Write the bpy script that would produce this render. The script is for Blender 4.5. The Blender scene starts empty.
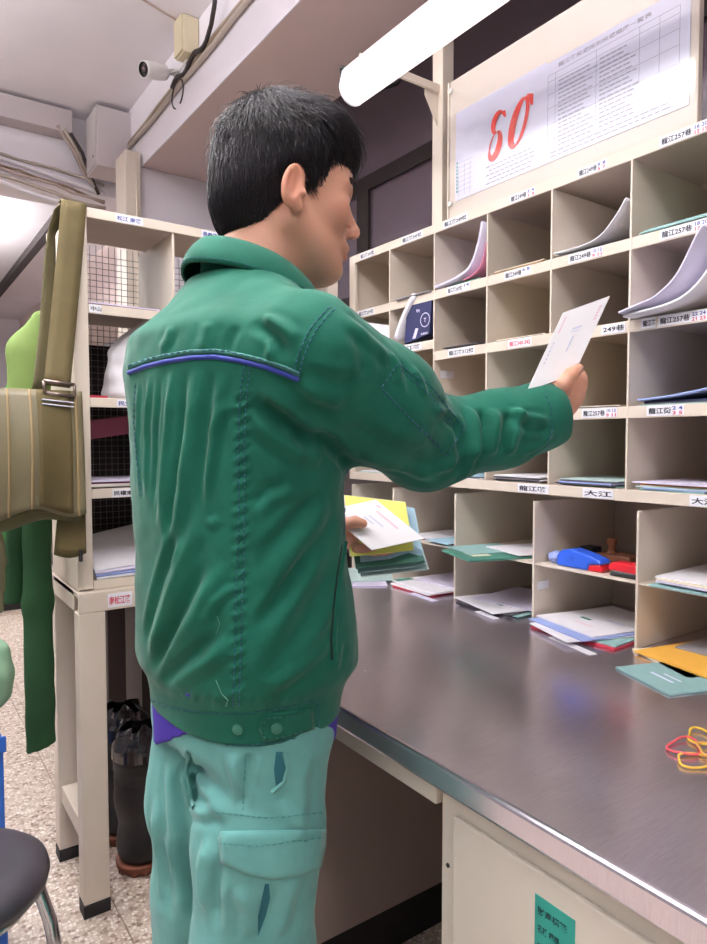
import bpy, math, random
import numpy as np
from mathutils import Vector, Matrix
from mathutils.bvhtree import BVHTree

random.seed(7)
rng = np.random.default_rng(7)
scene = bpy.context.scene
col = scene.collection
PI = math.pi

# ------------------------------------------------------------------ camera
CAM = Vector((0.0, 0.0, 1.22))
FPX = 672.0
YAW = math.atan(472.5 / FPX)
PIT = math.atan(32.0 / FPX)
FW = Vector((math.sin(YAW) * math.cos(PIT), math.cos(YAW) * math.cos(PIT), -math.sin(PIT)))
RT = Vector((math.cos(YAW), -math.sin(YAW), 0.0))
UP = RT.cross(FW)
cd = bpy.data.cameras.new('camera')
cd.sensor_fit = 'HORIZONTAL'
cd.sensor_width = 36.0
cd.lens = 36.0 * FPX / 707.0
cd.clip_start = 0.02
cam = bpy.data.objects.new('camera', cd)
col.objects.link(cam)
cam.matrix_world = Matrix(((RT.x, UP.x, -FW.x, CAM.x), (RT.y, UP.y, -FW.y, CAM.y), (RT.z, UP.z, -FW.z, CAM.z), (0, 0, 0, 1)))
scene.camera = cam

# ------------------------------------------------------------------ world, exposure
w = bpy.data.worlds.new('room_ambient')
scene.world = w
w.use_nodes = True
w.node_tree.nodes['Background'].inputs[0].default_value = (0.97, 0.94, 1.0, 1)
w.node_tree.nodes['Background'].inputs[1].default_value = 0.30
vs = scene.view_settings
vs.view_transform = 'Standard'
vs.look = 'None'
vs.gamma = 1.0
vs.use_curve_mapping = False
vs.exposure = -0.14

def area(name, loc, sx, sy, power, rot=(0, 0, 0), color=(1, 0.98, 0.95)):
    l = bpy.data.lights.new(name, 'AREA')
    l.shape = 'RECTANGLE'
    l.size = sx
    l.size_y = sy
    l.energy = power
    l.color = color
    o = bpy.data.objects.new(name, l)
    o.location = loc
    o.rotation_euler = rot
    col.objects.link(o)
    return o

# hanging fluorescents of the room: light down, plus an upward light added to brighten the ceiling (fixtures are built further down)
CEIL_LAMPS = [(0.18, 0.82, 17), (-1.3, 0.9, 8), (-0.40, 2.15, 22), (0.2, 5.4, 50), (-0.1, -1.5, 12)]
LAMP_Z = 2.48
for (lx, ly, pw) in CEIL_LAMPS:
    area('ceiling_lamp_light_down', (lx, ly, LAMP_Z - .016), 0.15, 1.2, pw, color=(1, .985, .975))
    area('ceiling_fill_light_up', (lx, ly, LAMP_Z + .052), 0.15, 1.2, (40 + pw * .7), rot=(math.pi, 0, 0), color=(1, .985, .99))

# added fill light without a fixture, brightens the shelf frame behind the dark window
area('next_room_fill', (2.2, 1.6, 2.70), 0.3, 1.2, 9, color=(1, .93, .95))

# ------------------------------------------------------------------ helpers
def tag(o, label=None, cat=None, group=None, kind=None):
    if label: o['label'] = label
    if cat: o['category'] = cat
    if group: o['group'] = group
    if kind: o['kind'] = kind
    return o

def empty(name, loc=(0, 0, 0), label=None, cat=None, group=None):
    o = bpy.data.objects.new(name, None)
    o.empty_display_size = 0.05
    o.location = loc
    col.objects.link(o)
    return tag(o, label, cat, group)

def wpos(o):
    p = Vector((0, 0, 0))
    while o is not None:
        p += o.location
        o = o.parent
    return p

class MB:
    """collects shapes in world coordinates and links them as one mesh"""
    def __init__(s):
        s.v = []; s.f = []; s.m = []
    def add(s, vs_, fs, mi=0):
        n = len(s.v)
        s.v += [tuple(p) for p in vs_]
        s.f += [tuple(i + n for i in q) for q in fs]
        s.m += [mi] * len(fs)
        return s
    def box(s, x0, x1, y0, y1, z0, z1, mi=0):
        return s.add([(x0, y0, z0), (x1, y0, z0), (x1, y1, z0), (x0, y1, z0), (x0, y0, z1), (x1, y0, z1), (x1, y1, z1), (x0, y1, z1)],
                     [(0, 3, 2, 1), (4, 5, 6, 7), (0, 1, 5, 4), (1, 2, 6, 5), (2, 3, 7, 6), (3, 0, 4, 7)], mi)
    def obox(s, c, ax, ay, az, mi=0):
        """oriented box: centre and three half axes"""
        c, ax, ay, az = Vector(c), Vector(ax), Vector(ay), Vector(az)
        P = [c + ax * i + ay * j + az * k for k in (-1, 1) for (i, j) in ((-1, -1), (1, -1), (1, 1), (-1, 1))]
        return s.add(P, [(0, 3, 2, 1), (4, 5, 6, 7), (0, 1, 5, 4), (1, 2, 6, 5), (2, 3, 7, 6), (3, 0, 4, 7)], mi)
    def tube(s, pts, r, n=8, mi=0, closed=False, caps=True, flat=None):
        pts = [Vector(p) for p in pts]
        m = len(pts)
        rr = r if isinstance(r, (list, tuple)) else [r] * m
        rings = []
        prev = None
        for i, p in enumerate(pts):
            if closed: t = pts[(i + 1) % m] - pts[i - 1]
            else: t = pts[min(i + 1, m - 1)] - pts[max(i - 1, 0)]
            t.normalize()
            if prev is None:
                a = Vector((0, 0, 1)) if abs(t.z) < 0.9 else Vector((1, 0, 0))
                u = t.cross(a).normalized()
            else:
                u = (prev - t * prev.dot(t)).normalized()
            prev = u
            v_ = t.cross(u)
            rings.append([p + (u * math.cos(2 * PI * k / n) + v_ * math.sin(2 * PI * k / n)) * rr[i] for k in range(n)])
        V = [q for rg in rings for q in rg]
        F = []
        for i in range(m if closed else m - 1):
            j = (i + 1) % m
            for k in range(n):
                F.append((i * n + k, i * n + (k + 1) % n, j * n + (k + 1) % n, j * n + k))
        if not closed and caps:
            F.append(tuple(range(n - 1, -1, -1)))
            F.append(tuple((m - 1) * n + k for k in range(n)))
        return s.add(V, F, mi)
    def lathe(s, c, prof, n=32, mi=0, axis=(0, 0, 1)):
        c = Vector(c)
        a = Vector(axis).normalized()
        u = a.orthogonal().normalized(); v_ = a.cross(u)
        V = []
        for (r, h) in prof:
            V += [c + a * h + (u * math.cos(2 * PI * k / n) + v_ * math.sin(2 * PI * k / n)) * max(r, 1e-5) for k in range(n)]
        F = []
        for i in range(len(prof) - 1):
            for k in range(n):
                F.append((i * n + k, i * n + (k + 1) % n, (i + 1) * n + (k + 1) % n, (i + 1) * n + k))
        return s.add(V, F, mi)
    def sheet(s, fn, nu, nv, th, mi=0):
        """thick curved sheet: fn(u,v)->point, u,v in 0..1, thickened along its normal"""
        P = [[Vector(fn(i / nu, j / nv)) for j in range(nv + 1)] for i in range(nu + 1)]
        top = []; bot = []
        for i in range(nu + 1):
            for j in range(nv + 1):
                a = P[min(i + 1, nu)][j] - P[max(i - 1, 0)][j]
                b = P[i][min(j + 1, nv)] - P[i][max(j - 1, 0)]
                nrm = a.cross(b)
                nrm = nrm.normalized() if nrm.length > 1e-9 else Vector((0, 0, 1))
                top.append(P[i][j] + nrm * th / 2); bot.append(P[i][j] - nrm * th / 2)
        N = (nu + 1) * (nv + 1)
        F = []
        w_ = nv + 1
        for i in range(nu):
            for j in range(nv):
                a = i * w_ + j
                F.append((a, a + w_, a + w_ + 1, a + 1))
                F.append((N + a, N + a + 1, N + a + w_ + 1, N + a + w_))
        def rim(i0, j0, i1, j1):
            a = i0 * w_ + j0; b = i1 * w_ + j1
            F.append((a, b, N + b, N + a))
        for i in range(nu):
            rim(i + 1, 0, i, 0); rim(i, nv, i + 1, nv)
        for j in range(nv):
            rim(0, j, 0, j + 1); rim(nu, j + 1, nu, j)
        return s.add(top + bot, F, mi)
    def build(s, name, mats, parent=None, bevel=0.0, smooth=False, origin=None, seg=2):
        me = bpy.data.meshes.new(name)
        if parent is not None: off = wpos(parent)
        elif origin is not None: off = Vector(origin)
        else:
            xs = [p[0] for p in s.v]; ys = [p[1] for p in s.v]; zs = [p[2] for p in s.v]
            off = Vector(((min(xs) + max(xs)) / 2, (min(ys) + max(ys)) / 2, min(zs)))
        me.from_pydata([(p[0] - off.x, p[1] - off.y, p[2] - off.z) for p in s.v], [], s.f)
        if not isinstance(mats, (list, tuple)): mats = [mats]
        for m in mats: me.materials.append(m)
        me.polygons.foreach_set('material_index', s.m)
        if smooth: me.polygons.foreach_set('use_smooth', [True] * len(me.polygons))
        me.update()
        o = bpy.data.objects.new(name, me)
        col.objects.link(o)
        if parent is not None: o.parent = parent
        else: o.location = off
        if bevel > 0:
            b = o.modifiers.new('bevel', 'BEVEL')
            b.width = bevel; b.segments = seg; b.limit_method = 'ANGLE'; b.angle_limit = math.radians(40)
            b.harden_normals = False
        return o

def box(name, mat, x0, x1, y0, y1, z0, z1, parent=None, bevel=0.0):
    return MB().box(x0, x1, y0, y1, z0, z1).build(name, mat, parent, bevel)

def struct(o):
    o['kind'] = 'structure'
    return o

# ------------------------------------------------------------------ materials
def srgb(r, g, b):
    f = lambda c: (c / 255 / 12.92) if c / 255 <= 0.04045 else ((c / 255 + 0.055) / 1.055) ** 2.4
    return (f(r), f(g), f(b), 1)

def mat(name, rgb, rough=0.6, metal=0.0, var=0.0, scale=8.0, bump=0.0, bscale=200.0, spec=0.5, emit=0.0, coat=0.0, sheen=0.0, sub=0.0, stretch=None):
    m = bpy.data.materials.new(name)
    m.use_nodes = True
    nt = m.node_tree
    b = nt.nodes['Principled BSDF']
    c = srgb(*rgb)
    b.inputs['Base Color'].default_value = c
    b.inputs['Roughness'].default_value = rough
    b.inputs['Metallic'].default_value = metal
    b.inputs['Specular IOR Level'].default_value = spec
    if coat: b.inputs['Coat Weight'].default_value = coat
    if sheen:
        b.inputs['Sheen Weight'].default_value = sheen
    if sub:
        b.inputs['Subsurface Weight'].default_value = sub
        b.inputs['Subsurface Radius'].default_value = (0.012, 0.004, 0.002)
        b.inputs['Subsurface Scale'].default_value = 1.0
    if emit:
        b.inputs['Emission Color'].default_value = c
        b.inputs['Emission Strength'].default_value = emit
    tc = None
    if var or bump:
        tc = nt.nodes.new('ShaderNodeTexCoord')
        src = tc.outputs['Object']
        if stretch:
            mp = nt.nodes.new('ShaderNodeMapping')
            mp.inputs['Scale'].default_value = stretch
            nt.links.new(src, mp.inputs['Vector'])
            src = mp.outputs['Vector']
    if var:
        n = nt.nodes.new('ShaderNodeTexNoise')
        n.inputs['Scale'].default_value = scale
        n.inputs['Detail'].default_value = 5
        nt.links.new(src, n.inputs['Vector'])
        r = nt.nodes.new('ShaderNodeValToRGB')
        r.color_ramp.elements[0].position = 0.3
        r.color_ramp.elements[1].position = 0.7
        r.color_ramp.elements[0].color = (c[0] * (1 - var), c[1] * (1 - var), c[2] * (1 - var), 1)
        r.color_ramp.elements[1].color = (min(1, c[0] * (1 + var)), min(1, c[1] * (1 + var)), min(1, c[2] * (1 + var)), 1)
        nt.links.new(n.outputs['Fac'], r.inputs['Fac'])
        nt.links.new(r.outputs['Color'], b.inputs['Base Color'])
    if bump:
        n2 = nt.nodes.new('ShaderNodeTexNoise')
        n2.inputs['Scale'].default_value = bscale
        n2.inputs['Detail'].default_value = 3
        nt.links.new(src, n2.inputs['Vector'])
        bp = nt.nodes.new('ShaderNodeBump')
        bp.inputs['Strength'].default_value = bump
        bp.inputs['Distance'].default_value = 0.002
        nt.links.new(n2.outputs['Fac'], bp.inputs['Height'])
        nt.links.new(bp.outputs['Normal'], b.inputs['Normal'])
    return m

M = {}
M['cream'] = mat('cream_enamel', (220, 208, 192), 0.5, var=0.04, scale=6, bump=0.15, bscale=350)
M['cream2'] = mat('cream_cabinet_enamel', (222, 214, 200), 0.45, var=0.04, scale=5)
M['rackin'] = mat('rack_inside_shade', (194, 178, 164), 0.6, var=0.06, scale=7, bump=0.2, bscale=400)  # darker copy of the cream enamel, shade of the compartments put into its colour
M['white'] = mat('white_paint', (232, 230, 228), 0.6, var=0.02, scale=3)
M['ceil'] = mat('ceiling_paint', (236, 231, 237), 0.85, var=0.03, scale=2.5, bump=0.25, bscale=120)
M['soffit'] = mat('soffit_paint', (224, 204, 200), 0.85, var=0.03, scale=2)
M['wall'] = mat('wall_paint', (236, 231, 237), 0.85, var=0.02, scale=2)
M['black'] = mat('black_rubber', (28, 26, 28), 0.6)
M['darkframe'] = mat('dark_brown_frame', (38, 28, 26), 0.5)
M['darkpanel'] = mat('brown_grey_panel', (178, 160, 152), 0.7, var=0.05, scale=4)
M['chrome'] = mat('chrome', (200, 202, 206), 0.18, metal=1.0)
M['ink'] = mat('black_ink', (42, 40, 52), 0.7)
M['inkblue'] = mat('blue_ink', (62, 72, 150), 0.7)
M['inkred'] = mat('red_ink', (206, 70, 92), 0.7)
M['label'] = mat('label_paper', (238, 238, 244), 0.5)
M['paper'] = mat('white_paper', (238, 236, 240), 0.7, var=0.02, scale=20)
# ------------------------------------------------------------------ setting
# floor of terrazzo tiles
def terrazzo():
    m = bpy.data.materials.new('terrazzo')
    m.use_nodes = True
    nt = m.node_tree
    b = nt.nodes['Principled BSDF']
    b.inputs['Roughness'].default_value = 0.4
    tc = nt.nodes.new('ShaderNodeTexCoord')
    geo = nt.nodes.new('ShaderNodeNewGeometry')
    v = nt.nodes.new('ShaderNodeTexVoronoi')
    v.inputs['Scale'].default_value = 92
    nt.links.new(geo.outputs['Position'], v.inputs['Vector'])
    r = nt.nodes.new('ShaderNodeValToRGB')
    cs = [(0.0, (120, 98, 86)), (0.18, (176, 158, 142)), (0.4, (206, 190, 176)), (0.7, (222, 210, 198)), (1.0, (240, 234, 226))]
    r.color_ramp.elements[0].position = 0; r.color_ramp.elements[0].color = srgb(*cs[0][1])
    r.color_ramp.elements[1].position = 1; r.color_ramp.elements[1].color = srgb(*cs[-1][1])
    for p, c in cs[1:-1]:
        e = r.color_ramp.elements.new(p); e.color = srgb(*c)
    sp = nt.nodes.new('ShaderNodeSeparateColor')
    nt.links.new(v.outputs['Color'], sp.inputs['Color'])
    nt.links.new(sp.outputs['Red'], r.inputs['Fac'])
    v2 = nt.nodes.new('ShaderNodeTexVoronoi')
    v2.feature = 'DISTANCE_TO_EDGE'
    v2.inputs['Scale'].default_value = 92
    nt.links.new(geo.outputs['Position'], v2.inputs['Vector'])
    r2 = nt.nodes.new('ShaderNodeValToRGB')
    r2.color_ramp.elements[0].position = 0.02; r2.color_ramp.elements[1].position = 0.14
    nt.links.new(v2.outputs['Distance'], r2.inputs['Fac'])
    mx = nt.nodes.new('ShaderNodeMix'); mx.data_type = 'RGBA'
    mx.inputs['A'].default_value = srgb(186, 164, 146)
    nt.links.new(r2.outputs['Color'], mx.inputs['Factor'])
    nt.links.new(r.outputs['Color'], mx.inputs['B'])
    nt.links.new(mx.outputs['Result'], b.inputs['Base Color'])
    return m
M['terrazzo'] = terrazzo()
M['grout'] = mat('floor_joint', (150, 130, 112), 0.9)

flo = struct(box('floor', M['grout'], -2.6, 3.2, -2.2, 10.4, -0.06, -0.004))
T = 0.6
tm = None
for i in range(-3, 4):
    for j in range(-1, 12):
        x0 = -0.13 + i * T; y0 = 0.37 + j * T
        if tm is None:
            t = MB().box(x0 + .0015, x0 + T - .0015, y0 + .0015, y0 + T - .0015, -0.02, 0.0).build('tile', M['terrazzo'], None)
            tm = t.data
        else:
            t = bpy.data.objects.new('tile', tm)
            col.objects.link(t)
        t.parent = flo
        t.location = Vector((x0 + T / 2, y0 + T / 2, -0.02)) - flo.location

# ceilings, beams, walls
struct(box('ceiling', M['ceil'], -2.6, 3.2, -2.2, 10.4, 2.76, 2.86))
struct(box('trim_1', M['soffit'], 1.0, 1.38, -2.2, 3.44, 2.45, 2.759))             # lowered beam over the racks
struct(box('trim_8', M['wall'], .995, .9995, -2.2, 3.44, 2.45, 2.759))                     # white side of the beam
struct(MB().box(-2.6, .994, 3.46, 3.75, 2.42, 2.759).build('trim_2', M['ceil']))        # cross beam
struct(box('wall_partition', M['wall'], 0.985, 1.72, 3.08, 3.2, 0.0, 2.449))
struct(box('trim_3', M['cream'], 0.915, 0.984, 3.05, 3.2, 0.0, 2.50, bevel=.004))       # post at the partition's end
struct(box('trim_4', M['cream'], 0.962, 0.966, 3.046, 3.05, 0.0, 2.50))
struct(box('wall_back', M['wall'], -2.6, 3.2, 9.6, 9.7, 0.0, 2.759))
struct(box('trim_5', mat('ceiling_duct', (186, 176, 178), .8), -2.6, 0.77, 3.36, 3.459, 2.64, 2.745, bevel=.004))
struct(box('trim_6', mat('dark_conduit', (74, 66, 68), .8), 1.0, 1.06, 4.4, 8.4, 2.70, 2.759))                 # dark strip on the far ceiling
struct(box('trim_7', M['soffit'], 1.5, 1.9, 3.9, 9.59, 2.2, 2.759))
struct(box('wall_right', mat('window_side_wall', (96, 84, 84), .8), 1.66, 1.72, -2.2, 3.05, 0.0, 1.78))

# dark window band above and behind the pigeonhole rack
wd = struct(MB().box(1.655, 1.69, -2.2, 3.05, 1.78, 1.83).build('window_1', M['darkframe']))
for (y0, y1, z0, z1) in ((-2.2, 3.05, 2.24, 2.30), (2.25, 2.33, 1.83, 2.24), (0.56, 0.60, 1.83, 2.24), (-2.2, 3.05, 2.73, 2.759), (1.2, 1.23, 2.30, 2.73), (2.6, 2.63, 2.30, 2.73), (-0.9, -0.86, 1.83, 2.24)):
    MB().box(1.655, 1.69, y0, y1, z0, z1).build('window_bar', M['darkframe'], wd)

def glass(name, tint, mixv):
    m = bpy.data.materials.new(name)
    m.use_nodes = True
    nt = m.node_tree
    b = nt.nodes['Principled BSDF']
    b.inputs['Base Color'].default_value = srgb(*tint)
    b.inputs['Roughness'].default_value = 0.12
    b.inputs['Specular IOR Level'].default_value = 0.7
    tr = nt.nodes.new('ShaderNodeBsdfTransparent')
    tr.inputs[0].default_value = (0.85, 0.84, 0.88, 1)
    mx = nt.nodes.new('ShaderNodeMixShader')
    mx.inputs[0].default_value = mixv
    nt.links.new(b.outputs[0], mx.inputs[1])
    nt.links.new(tr.outputs[0], mx.inputs[2])
    nt.links.new(mx.outputs[0], nt.nodes['Material Output'].inputs[0])
    return m
M['darkglass'] = glass('dark_window_glass', (112, 98, 108), 0.3)
M['greyglass'] = glass('grey_window_glass', (140, 126, 136), 0.2)
for (y0, y1) in ((-2.19, -0.9), (-0.86, 0.56), (0.60, 2.25), (2.33, 3.05)):
    MB().box(1.668, 1.674, y0, y1, 1.83, 2.24).build('pane', M['darkglass'], wd)
for (y0, y1) in ((-2.19, 1.2), (1.23, 2.6), (2.63, 3.05)):
    MB().box(1.668, 1.674, y0, y1, 2.30, 2.73).build('pane', M['greyglass'], wd)

# the neighbouring room behind the glass: a wall with shade put into its colour, a pale rail and post
struct(box('wall_beyond', mat('shade_toned_wall', (120, 104, 110), .9), 2.7, 2.76, -2.2, 3.05, 0, 2.759))
sh = empty('storage_shelf', (2.05, 2.0, 0), 'pale wooden shelf frame seen through the dark window glass', 'shelf')
M['palewood'] = mat('pale_wood', (226, 206, 182), .6)
MB().box(2.02, 2.06, 2.12, 2.17, 0, 2.25).build('post', M['palewood'], sh)
MB().box(2.0, 2.08, 1.5, 2.9, 2.03, 2.065).build('rail', M['palewood'], sh)
MB().box(2.0, 2.08, 1.3, 3.0, 1.5, 1.545).build('rail', M['palewood'], sh)

# ------------------------------------------------------------------ ceiling lamps outside and inside the frame
M['diffuser'] = mat('lamp_diffuser', (255, 253, 248), .5, emit=2.2)
M['lampcase'] = mat('lamp_case', (236, 238, 246), .5)
for k, (lx, ly, pw) in enumerate(CEIL_LAMPS):
    where = ('over the aisle behind the man', 'farthest to the left over the aisle', 'in the middle bay of the room', 'in the bay beyond the cross beam', 'behind the viewer over the aisle')[k]
    r = empty('ceiling_lamp', (lx, ly, LAMP_Z), 'white fluorescent lamp hanging ' + where, 'lamp', 'hanging fluorescent lamps')
    MB().box(lx - .085, lx + .085, ly - .64, ly + .64, LAMP_Z, LAMP_Z + .036).build('case', M['lampcase'], r, bevel=.004)
    MB().box(lx - .075, lx + .075, ly - .62, ly + .62, LAMP_Z - .014, LAMP_Z - .0002).build('diffuser', M['diffuser'], r)
    MB().box(lx - .075, lx + .075, ly - .62, ly + .62, LAMP_Z + .0362, LAMP_Z + .05).build('diffuser', M['diffuser'], r)
    for dy in (-.5, .5):
        MB().tube([(lx, ly + dy, LAMP_Z + .05), (lx, ly + dy, 2.759)], .005, 8).build('rod', M['lampcase'], r)
# ------------------------------------------------------------------ print helper: text as mesh
def text_mesh(txt, size):
    cu = bpy.data.curves.new('t', 'FONT')
    cu.body = txt
    cu.size = size
    cu.align_x = 'LEFT'
    cu.resolution_u = 2
    cu.offset = size * .022
    o = bpy.data.objects.new('t', cu)
    col.objects.link(o)
    dg = bpy.context.evaluated_depsgraph_get()
    me = bpy.data.meshes.new_from_object(o.evaluated_get(dg))
    V = [tuple(v.co) for v in me.vertices]; F = [tuple(p.vertices) for p in me.polygons]
    bpy.data.objects.remove(o); bpy.data.curves.remove(cu); bpy.data.meshes.remove(me)
    return V, F
TXT = {}
def put_text(mb, txt, size, o, ux, uy, mi, width=None):
    """lay flat text on a surface: o origin, ux reading direction, uy up direction"""
    if (txt, size) not in TXT: TXT[(txt, size)] = text_mesh(txt, size)
    V, F = TXT[(txt, size)]
    if not V: return
    o, ux, uy = Vector(o), Vector(ux), Vector(uy)
    k = 1.0
    if width:
        k = width / max(1e-6, max(v[0] for v in V))
    mb.add([o + ux * (v[0] * k) + uy * v[1] for v in V], F, mi)

INKS = [M['ink'], M['inkblue'], M['inkred']]
def rack_label(parent, y, z, x, main, blue='', red='', w=0.10, h=0.02, redmain=False):
    """paper label on a face that looks to -X; text runs towards -Y"""
    lb = MB().box(x - .0006, x, y - w, y, z, z + h).build('label', M['label'], parent)
    mb = MB()
    ux = (0, -1, 0); uy = (0, 0, 1)
    put_text(mb, main, h * .62, (x - .0009, y - .004, z + h * .25), ux, uy, 2 if redmain else 0, w * (.62 if blue or red else .9))
    if blue: put_text(mb, blue, h * .46, (x - .0009, y - w * .7, z + h * .54), ux, uy, 1, w * .27)
    if red: put_text(mb, red, h * .46, (x - .0009, y - w * .7, z + h * .08), ux, uy, 2, w * .27)
    if mb.v: mb.build('print', INKS, lb)
    return lb

# ------------------------------------------------------------------ pigeonhole rack along the window
RX = 1.24; RB = 1.54
YD = [0.797 + 0.1945 * k for k in range(-5, 6)]           # divider planes, the last is the far end
YD[-1] = 1.772
rows = [1.777, 1.600, 1.436, 1.264, 1.095]                # lower edges of the lips
LIP = 0.024
R = empty('pigeonhole_rack', (RX, 0.8, 1.095), 'cream metal pigeonhole rack with rows of open compartments above the steel counter', 'rack')
YN = YD[0]
MB().box(RB, RB + .004, YN, 1.772, 1.10, 1.80).build('back_panel', M['rackin'], R)
for k, z in enumerate(rows):
    nm = 'top_panel' if k == 0 else 'shelf'
    spans = [(YN, 1.772, z)] if k != 2 else [(YN, 1.379, z), (1.383, 1.573, z + .033), (1.577, 1.772, z)]
    for (ya, yb, zz) in spans:      # one compartment's shelf hangs a little higher than its neighbours
        sh_ = MB().box(RX + .003, RB, ya, yb, zz + LIP - .004, zz + LIP).build(nm, M['rackin'], R)
        MB().box(RX - .002, RX + .003, ya, yb, zz, zz + LIP).build('lip', M['cream'], sh_, bevel=.0012)
for k, y in enumerate(YD[:-1]):
    MB().box(RX - .003, RB, y - .002, y + .002, rows[-1] + LIP, rows[0]).build('divider', M['rackin'] if False else M['cream'], R)
MB().box(RX - .003, RB + .004, 1.770, 1.782, 1.095, 1.80).build('end_panel', M['cream'], R, bevel=.0015)
MB().box(RX - .003, RX + .008, 1.752, 1.771, 1.119, 1.777).build('end_post', M['cream'], R, bevel=.0015)

LX = RX - .0022
# (row, column start y, text, blue, red)
rack_label(R, .69 + .05, rows[0] + .002, LX, '龍江257巷', '16 20', '12 15', .095)
rack_label(R, .925, rows[0] + .002, LX, '龍江249巷', '6 8', '5 7', .07)
rack_label(R, 1.115, rows[0] + .002, LX, '龍江249巷', '2 4', '1 3', .075)
rack_label(R, 1.345, rows[0] + .002, LX, '龍江路249號', '', '', .09)
rack_label(R, 1.52, rows[0] + .002, LX, '龍江路245號', '', '', .09)
rack_label(R, 1.725, rows[0] + .002, LX, '龍江路241號', '', '', .075)
rack_label(R, .735, rows[1] + .003, LX, '龍江257巷', '18 20', '17 19', .095)
rack_label(R, .945, rows[1] + .003, LX, '龍江249巷', '10 12', '9 11', .085)
rack_label(R, 1.13, rows[1] + .003, LX, '龍江249巷', '6 8', '', .08)
rack_label(R, 1.33, rows[1] + .003, LX, '龍江路247號', '14', '', .085)
rack_label(R, 1.735, rows[1] + .003, LX, '龍江路239號', '', '', .085)
rack_label(R, .735, rows[2] + .003, LX, '龍江257巷', '22 24', '21 23', .095)
rack_label(R, .77, rows[2] + .003, LX - .0008, '龍江路', '', '', .03)
rack_label(R, .86, rows[2] + .003, LX, '249巷', '', '', .055)
rack_label(R, 1.115, rows[2] + .003, LX, '龍江340-342', '', '', .07, redmain=True)
rack_label(R, 1.325, rows[2] + .003, LX, '龍江路312號', '', '', .10)
rack_label(R, 1.53, rows[2] + .036, LX, '松江路', '', '', .10)
rack_label(R, .755, rows[3] + .003, LX, '龍江街', '2 4', '3 5', .075)
rack_label(R, .905, rows[3] + .003, LX, '龍江257巷', '10 12', '9 11', .085)
rack_label(R, .665, rows[4] + .002, LX, '大江', '', '', .05)
rack_label(R, .90, rows[4] + .002, LX, '大江', '', '', .075)
rack_label(R, 1.08, rows[4] + .002, LX, '龍江路', '', '', .09)
MB().box(RX + .02, RX + .07, 1.3795 - .0012, 1.3795 - .0006, 1.39, 1.41).build('label', M['label'], R)


# lower rack standing on the counter
LR = empty('counter_rack', (RX, 1.0, 0.796), 'low cream rack with wide mail slots standing on the steel counter under the pigeonholes', 'rack')
LYD = [1.297 + .263 * k for k in range(-5, 2)] + [1.772]
CZ = 0.796
for y in LYD:
    MB().box(RX, 1.552, y - .003, y + .003, CZ, 1.078).build('divider', M['cream'], LR, bevel=.0025)
for a, b in zip(LYD[:-1], LYD[1:]):
    MB().box(RX + .004, 1.552, a + .003, b - .003, .9285, .9325).build('shelf', M['cream'], LR)
MB().box(1.552, 1.556, LYD[0], 1.772, CZ, 1.078).build('back_panel', M['rackin'], LR)
MB().box(RX + .012, RX + .052, 1.029, 1.0297, .868, .888).build('label', M['label'], LR)

# ------------------------------------------------------------------ steel counter
def steel():
    m = bpy.data.materials.new('brushed_steel')
    m.use_nodes = True
    nt = m.node_tree
    b = nt.nodes['Principled BSDF']
    b.inputs['Metallic'].default_value = 0.9
    tc = nt.nodes.new('ShaderNodeTexCoord')
    mp = nt.nodes.new('ShaderNodeMapping')
    mp.inputs['Scale'].default_value = (14, 260, 14)
    mp.inputs['Rotation'].default_value = (0, 0, 0.5)
    nt.links.new(tc.outputs['Object'], mp.inputs['Vector'])
    n = nt.nodes.new('ShaderNodeTexNoise')
    n.inputs['Scale'].default_value = 3; n.inputs['Detail'].default_value = 6
    nt.links.new(mp.outputs['Vector'], n.inputs['Vector'])
    n2 = nt.nodes.new('ShaderNodeTexNoise')
    n2.inputs['Scale'].default_value = 3; n2.inputs['Detail'].default_value = 0
    nt.links.new(tc.outputs['Object'], n2.inputs['Vector'])
    r = nt.nodes.new('ShaderNodeMapRange')
    r.inputs['To Min'].default_value = 0.17; r.inputs['To Max'].default_value = 0.30
    nt.links.new(n2.outputs['Fac'], r.inputs['Value'])
    nt.links.new(r.outputs['Result'], b.inputs['Roughness'])
    rc = nt.nodes.new('ShaderNodeValToRGB')
    rc.color_ramp.elements[0].position = .3; rc.color_ramp.elements[1].position = .7
    rc.color_ramp.elements[0].color = srgb(212, 204, 214); rc.color_ramp.elements[1].color = srgb(228, 221, 232)
    nt.links.new(n.outputs['Fac'], rc.inputs['Fac'])
    nt.links.new(rc.outputs['Color'], b.inputs['Base Color'])
    bp = nt.nodes.new('ShaderNodeBump')
    bp.inputs['Strength'].default_value = 0.05; bp.inputs['Distance'].default_value = .001
    nt.links.new(n.outputs['Fac'], bp.inputs['Height'])
    nt.links.new(bp.outputs['Normal'], b.inputs['Normal'])
    return m
M['steel'] = steel()
wt = MB().box(.585, 1.62, -1.4, 1.70, CZ - .036, CZ).build('worktop', M['steel'], None, bevel=.006, seg=3)
tag(wt, 'long stainless steel worktop running in front of the racks', 'worktop')

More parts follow.
